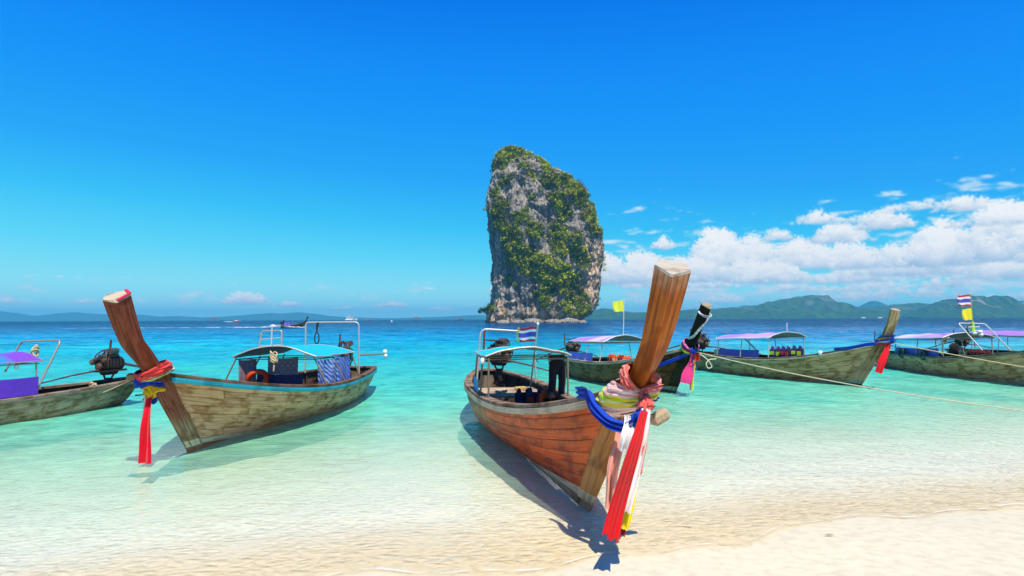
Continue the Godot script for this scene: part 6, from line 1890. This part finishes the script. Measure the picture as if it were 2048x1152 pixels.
func torus(mb: MB, xf: Transform3D, r: float, t: float, n := 28, m := 10, squash := 1.0) -> void:
	var rows := []
	for i in n + 1:
		var a := TAU * i / n
		var row := PackedVector3Array()
		for j in m + 1:
			var b := TAU * j / m
			row.append(xf * Vector3(cos(a) * (r + cos(b) * t), sin(b) * t * squash, sin(a) * (r + cos(b) * t)))
		rows.append(row)
	var k := mb.v.size()
	mb.sheet(rows, true)
	for i in n + 1:
		var a := TAU * i / n
		var c := xf * Vector3(cos(a) * r, 0, sin(a) * r)
		for j in m + 1:
			var q := k + i * (m + 1) + j
			mb.n[q] = (mb.v[q] - c).normalized()

func ring_buoy(xf: Transform3D, label: String) -> void:
	var r := base_node("lifebuoy")
	r.transform = xf
	tag(r, label, "lifebuoy")
	var mb := MB.new(); mb.col = Color(0.75, 0.07, 0.015)
	torus(mb, Transform3D(), 0.20, 0.055)
	obj("ring", mb, M.plastic, r)
	mb = MB.new(); mb.col = Color(0.55, 0.10, 0.04)
	torus(mb, Transform3D(Basis(), Vector3(0, 0.0, 0)), 0.262, 0.008, 28, 5)
	obj("grab_line", mb, M.rope, r)

func ring_tyre(xf: Transform3D, label: String) -> void:
	var r := base_node("tyre")
	r.transform = xf * Transform3D(Basis(Vector3(0, 0, 1), PI / 2.0), Vector3.ZERO)
	tag(r, label, "tyre", "tyre fenders on the far right boat")
	var mb := MB.new(); mb.col = Color(0.02, 0.02, 0.022)
	torus(mb, Transform3D(), 0.17, 0.05, 26, 10, 1.2)
	obj("tread", mb, M.plastic, r)

func rope_bundle(at: Vector3, label: String) -> void:
	var mb := MB.new()
	var rg := RandomNumberGenerator.new(); rg.seed = int(absf(at.x) * 1000.0)
	for k in 6:
		mb.col = varied(Color(0.62, 0.50, 0.28), 0.2)
		var p := []
		var w := rg.randf_range(0.05, 0.10)
		var hh := rg.randf_range(0.14, 0.26)
		var ph := rg.randf() * TAU
		for i in 19:
			var a := TAU * i / 18.0
			p.append(at + Vector3(cos(a + ph) * w, -hh * 0.5 + sin(a) * hh * 0.5 - 0.02 * k, sin(a + ph) * w * 0.6 + rg.randf_range(-0.005, 0.005)))
		mb.tube(p, 0.016, 6)
	mb.col = Color(0.60, 0.50, 0.32)
	mb.tube([at + Vector3(0, -0.22, 0), at + Vector3(0.01, -0.34, 0.01), at + Vector3(0.0, -0.44, 0)], 0.02, 6)
	solo("rope_bundle", mb, M.rope, label, "rope")

func rope_heap(at: Vector3, s: float, col: Color, label: String) -> void:
	var mb := MB.new()
	var rg := RandomNumberGenerator.new(); rg.seed = 9
	for k in 6:
		mb.col = varied(col, 0.06)
		mb.ball(at + Vector3(rg.randf_range(-1, 1), rg.randf_range(-0.5, 0.6), rg.randf_range(-0.6, 0.6)) * s * 0.6, Vector3(s * 0.5, s * 0.42, s * 0.45), 8, 12, 0.10, k)
	solo("fender_bundle", mb, M.cloth, label, "fender")

func fender(at: Vector3, r: float, label: String) -> void:
	var mb := MB.new(); mb.col = Color(0.80, 0.76, 0.70)
	mb.ball(at, Vector3(r, r * 1.1, r), 10, 14)
	mb.tube([at + Vector3(0, -r * 1.5, 0), at + Vector3(0, -r * 0.9, 0)], r * 0.25, 7)
	solo("float", mb, M.plastic, label, "float")

func lamp_bulb(at: Vector3, r: float, label: String) -> void:
	var root := base_node("bulb")
	root.position = at
	tag(root, label, "bulb")
	var mb := MB.new(); mb.col = Color(0.82, 0.82, 0.80)
	mb.ball(Vector3.ZERO, Vector3(r, r * 1.25, r), 10, 14)
	obj("glass", mb, M.plastic, root)
	mb = MB.new(); mb.col = Color(0.25, 0.25, 0.25)
	mb.tube([Vector3(0, r, 0), Vector3(0, r * 2.0, 0)], r * 0.5, 8)
	obj("socket", mb, M.metal, root)

# ------------------------------------------------------------------ boats and buoys far out
func make_far_boats() -> void:
	# a longtail under way to the right, with its wake
	var r := base_node("longtail_boat")
	r.position = Vector3(-58.6, 0.0, -172.0)
	tag(r, "small dark longtail boat speeding to the right far out, white wake behind it", "boat")
	var mb := MB.new()
	var rows := []; var cols := []
	for i in 15:
		var f := i / 14.0
		var w := 0.85 * sin(clampf(f * 1.35 + 0.25, 0.0, 1.0) * PI / 2.0) * (1.0 - pow(f, 3.5) * 0.95)
		var y := 0.65 + 0.2 * pow(1.0 - f, 2.0) + 1.25 * pow(f, 3.2)
		var x := -2.8 + 6.6 * f
		var ky := -0.1 + 0.5 * pow(f, 4.0)
		rows.append(PackedVector3Array([Vector3(x, y, -w), Vector3(x - 0.1 * f, y * 0.4 + ky * 0.6, -w * 0.8), Vector3(x - 0.6 * f, ky, 0), Vector3(x - 0.1 * f, y * 0.4 + ky * 0.6, w * 0.8), Vector3(x, y, w)]))
		cols.append([Color(0.10, 0.06, 0.04), Color(0.08, 0.045, 0.03), Color(0.05, 0.03, 0.02), Color(0.08, 0.045, 0.03), Color(0.10, 0.06, 0.04)])
	mb.sheet(rows, false, false, cols)
	obj("hull", mb, M.land, r)
	mb = MB.new(); mb.col = Color(0.05, 0.03, 0.03)
	mb.tube([Vector3(3.6, 1.6, 0), Vector3(4.1, 2.4, 0), Vector3(4.35, 3.05, 0)], [0.16, 0.17, 0.19], 6)
	obj("prow", mb, M.land, r)
	mb = MB.new(); mb.col = Color(0.10, 0.06, 0.42)
	mb.box(Vector3(-0.1, 1.75, 0), Vector3(3.2, 0.10, 1.5), Basis(), 0.03)
	obj("canopy", mb, M.tarp, r)
	mb = MB.new(); mb.col = Color(0.16, 0.12, 0.55)
	mb.box(Vector3(-0.9, 1.05, 0.80), Vector3(1.6, 0.7, 0.05), Basis(), 0.01)
	obj("side_sheet", mb, M.tarp, r)
	mb = MB.new(); mb.col = Color(0.45, 0.40, 0.38)
	for x in [-1.6, -0.5, 0.6, 1.4]:
		for s in [-1.0, 1.0]: mb.tube([Vector3(x, 0.7, s * 0.72), Vector3(x, 1.75, s * 0.72)], 0.03, 5)
	tag(obj("post", mb, M.land, r), "", "", "", "")
	mb = MB.new(); mb.col = Color(0.03, 0.03, 0.03)
	mb.box(Vector3(-2.5, 1.35, 0), Vector3(0.7, 0.6, 0.5), Basis(), 0.08)
	mb.tube([Vector3(-2.8, 1.2, 0), Vector3(-5.0, 0.0, 0)], 0.05, 5)
	obj("engine", mb, M.land, r)
	mb = MB.new(); mb.col = Color(0.03, 0.025, 0.025)
	mb.ball(Vector3(-2.0, 1.9, 0.2), Vector3(0.2, 0.25, 0.2), 6, 8)
	mb.tube([Vector3(-2.0, 0.8, 0.2), Vector3(-2.0, 1.7, 0.2)], [0.24, 0.2], 7)
	obj("steersman", mb, M.land, r)
	# wake: low foam ridge and spray
	mb = MB.new()
	var n := noise_of(700, 0.15, 3)
	var rows2 := []; var cols2 := []
	for i in 121:
		var f := i / 120.0
		var x := 4.0 - 64.0 * f
		var w := (0.5 + 2.2 * smoothstep(0.0, 0.10, f)) * (1.0 - 0.4 * f)
		var a: float = lerpf(0.95, 0.25, pow(f, 0.6)) * clampf(0.75 + 1.3 * n.get_noise_2d(x, 0.0), 0.0, 1.0)
		var hgt := (0.22 + 0.55 * exp(-pow((f - 0.11) / 0.05, 2.0))) * (1.0 - f * 0.7) * (1.0 + n.get_noise_2d(x * 5.0, 9.0))
		var row := PackedVector3Array(); var cr := []
		for j in 7:
			var t := j / 6.0 * 2.0 - 1.0
			row.append(Vector3(x, 0.10 + hgt * (1.0 - t * t), t * w))
			cr.append(Color(0.84, 0.86, 0.88, a * (1.0 - t * t)))
		rows2.append(row); cols2.append(cr)
	mb.sheet(rows2, false, false, cols2)
	var wk := obj("wake", mb, M.foam)
	wk.position = r.position
	tag(wk, "white foaming wake trailing left behind the speeding longtail boat", "", "", "stuff")
	# motor yacht
	var y := base_node("motor_yacht")
	y.position = Vector3(-338.0, 0.0, -1360.0)
	y.rotation.y = 0.35
	tag(y, "white three-deck motor yacht on the horizon", "yacht")
	var white := Color(0.80, 0.80, 0.80)
	mb = MB.new()
	rows = []
	for i in 13:
		var f := i / 12.0
		var w := 3.4 * (1.0 - pow(f, 3.0)) * (0.75 + 0.25 * sin(minf(f * 3.0, 1.0) * PI / 2.0))
		var x := -12.0 + 24.0 * f
		var top := 3.2 + 1.6 * f * f
		rows.append(PackedVector3Array([Vector3(x + 2.0 * f, top, -w), Vector3(x, 0.2, -w * 0.75), Vector3(x - f, -0.8, 0), Vector3(x, 0.2, w * 0.75), Vector3(x + 2.0 * f, top, w), Vector3(x + 2.0 * f, top - 0.05, 0), Vector3(x + 2.0 * f, top, -w)]))
	mb.col = white
	mb.sheet(rows, true)
	obj("hull", mb, M.plastic, y)
	for e in [[-1.5, 4.5, 17.0, 2.4, 5.8, 0.5], [-2.5, 7.0, 12.5, 2.3, 5.0, 0.5], [-3.0, 9.2, 8.0, 1.6, 4.2, 0.4]]:
		mb = MB.new(); mb.col = white
		mb.box(Vector3(e[0], e[1], 0), Vector3(e[2], e[3], e[4]), Basis(), e[5])
		mb.box(Vector3(e[0] - 0.8, e[1] + e[3] * 0.5 + 0.1, 0), Vector3(e[2] + 2.0, 0.25, e[4] + 0.6), Basis(), 0.1)
		var dk := obj("deck_house", mb, M.plastic, y)
		mb = MB.new(); mb.col = Color(0.03, 0.04, 0.06)
		mb.box(Vector3(e[0] + 0.4, e[1] + 0.15, 0), Vector3(e[2] - 1.5, e[3] * 0.36, e[4] + 0.06), Basis(), 0.02)
		obj("window_band", mb, M.plastic, dk)
	mb = MB.new(); mb.col = white
	mb.tube([Vector3(-4, 10, 0), Vector3(-5, 13.5, 0)], [0.5, 0.2], 6)
	mb.box(Vector3(-4.6, 12.0, 0), Vector3(0.4, 0.3, 3.0), Basis(), 0.05)
	obj("mast", mb, M.plastic, y)
	# small craft
	small_boat(Vector3(-300.0, 0, -705.0), 7.5, Color(0.62, 0.05, 0.03), Color(0.8, 0.75, 0.72), 0.1, "red and white speedboat far out on the left", true)
	small_boat(Vector3(-102.0, 0, -1240.0), 15.0, Color(0.12, 0.05, 0.05), Color(0.18, 0.07, 0.07), 0.2, "dark small boat on the horizon left of the rock")
	small_boat(Vector3(-288.0, 0, -1300.0), 12.0, Color(0.20, 0.10, 0.08), Color(0.30, 0.25, 0.25), 0.1, "tiny brown boat just right of the white yacht")
	small_boat(Vector3(1090.0, 0, -2010.0), 16.0, white, white, 0.2, "left of two white specks of boats below the green hill")
	small_boat(Vector3(1142.0, 0, -2010.0), 15.0, white, white, 0.1, "right of two white specks of boats below the green hill")
	small_boat(Vector3(1490.0, 0, -2000.0), 24.0, white, white, 0.2, "white boat below the craggy hill at the far right")
	mb = MB.new(); mb.col = Color(0.85, 0.85, 0.82)
	mb.ball(Vector3(-106.0, 0.35, -570.0), Vector3(0.8, 0.8, 0.8), 10, 14)
	mb.tube([Vector3(-106.0, 1.0, -570.0), Vector3(-106.0, 1.7, -570.0)], 0.12, 6)
	solo("buoy", mb, M.plastic, "round white mooring buoy on the open sea left of the rock", "buoy")

func small_boat(at: Vector3, l: float, hull: Color, house: Color, turn: float, label: String, foam := false) -> void:
	var r := base_node("small_boat")
	r.position = at; r.rotation.y = turn
	tag(r, label, "boat", "small boats far out")
	var mb := MB.new(); mb.col = hull
	var rows := []
	for i in 9:
		var f := i / 8.0
		var w := l * 0.13 * (1.0 - pow(f, 3.0))
		var x := (f - 0.5) * l
		var top := l * (0.12 + 0.08 * f * f)
		rows.append(PackedVector3Array([Vector3(x + l * 0.06 * f, top, -w), Vector3(x, 0.0, -w * 0.7), Vector3(x, -l * 0.03, 0), Vector3(x, 0.0, w * 0.7), Vector3(x + l * 0.06 * f, top, w), Vector3(x + l * 0.06 * f, top * 0.97, 0), Vector3(x + l * 0.06 * f, top, -w)]))
	mb.sheet(rows, true)
	obj("hull", mb, M.plastic, r)
	mb = MB.new(); mb.col = house
	mb.box(Vector3(-l * 0.05, l * 0.19, 0), Vector3(l * 0.42, l * 0.11, l * 0.18), Basis(), l * 0.02)
	obj("cabin", mb, M.plastic, r)
	if foam:
		mb = MB.new(); mb.col = Color(0.8, 0.85, 0.9, 0.8)
		mb.ball(Vector3(-l * 1.0, 0.1, 0), Vector3(l * 0.9, 0.35, 0.8), 6, 14, 0.1, 3)
		var w := obj("wake", mb, M.foam)
		w.position = at
		tag(w, "short white wake behind the red speedboat", "", "", "stuff")
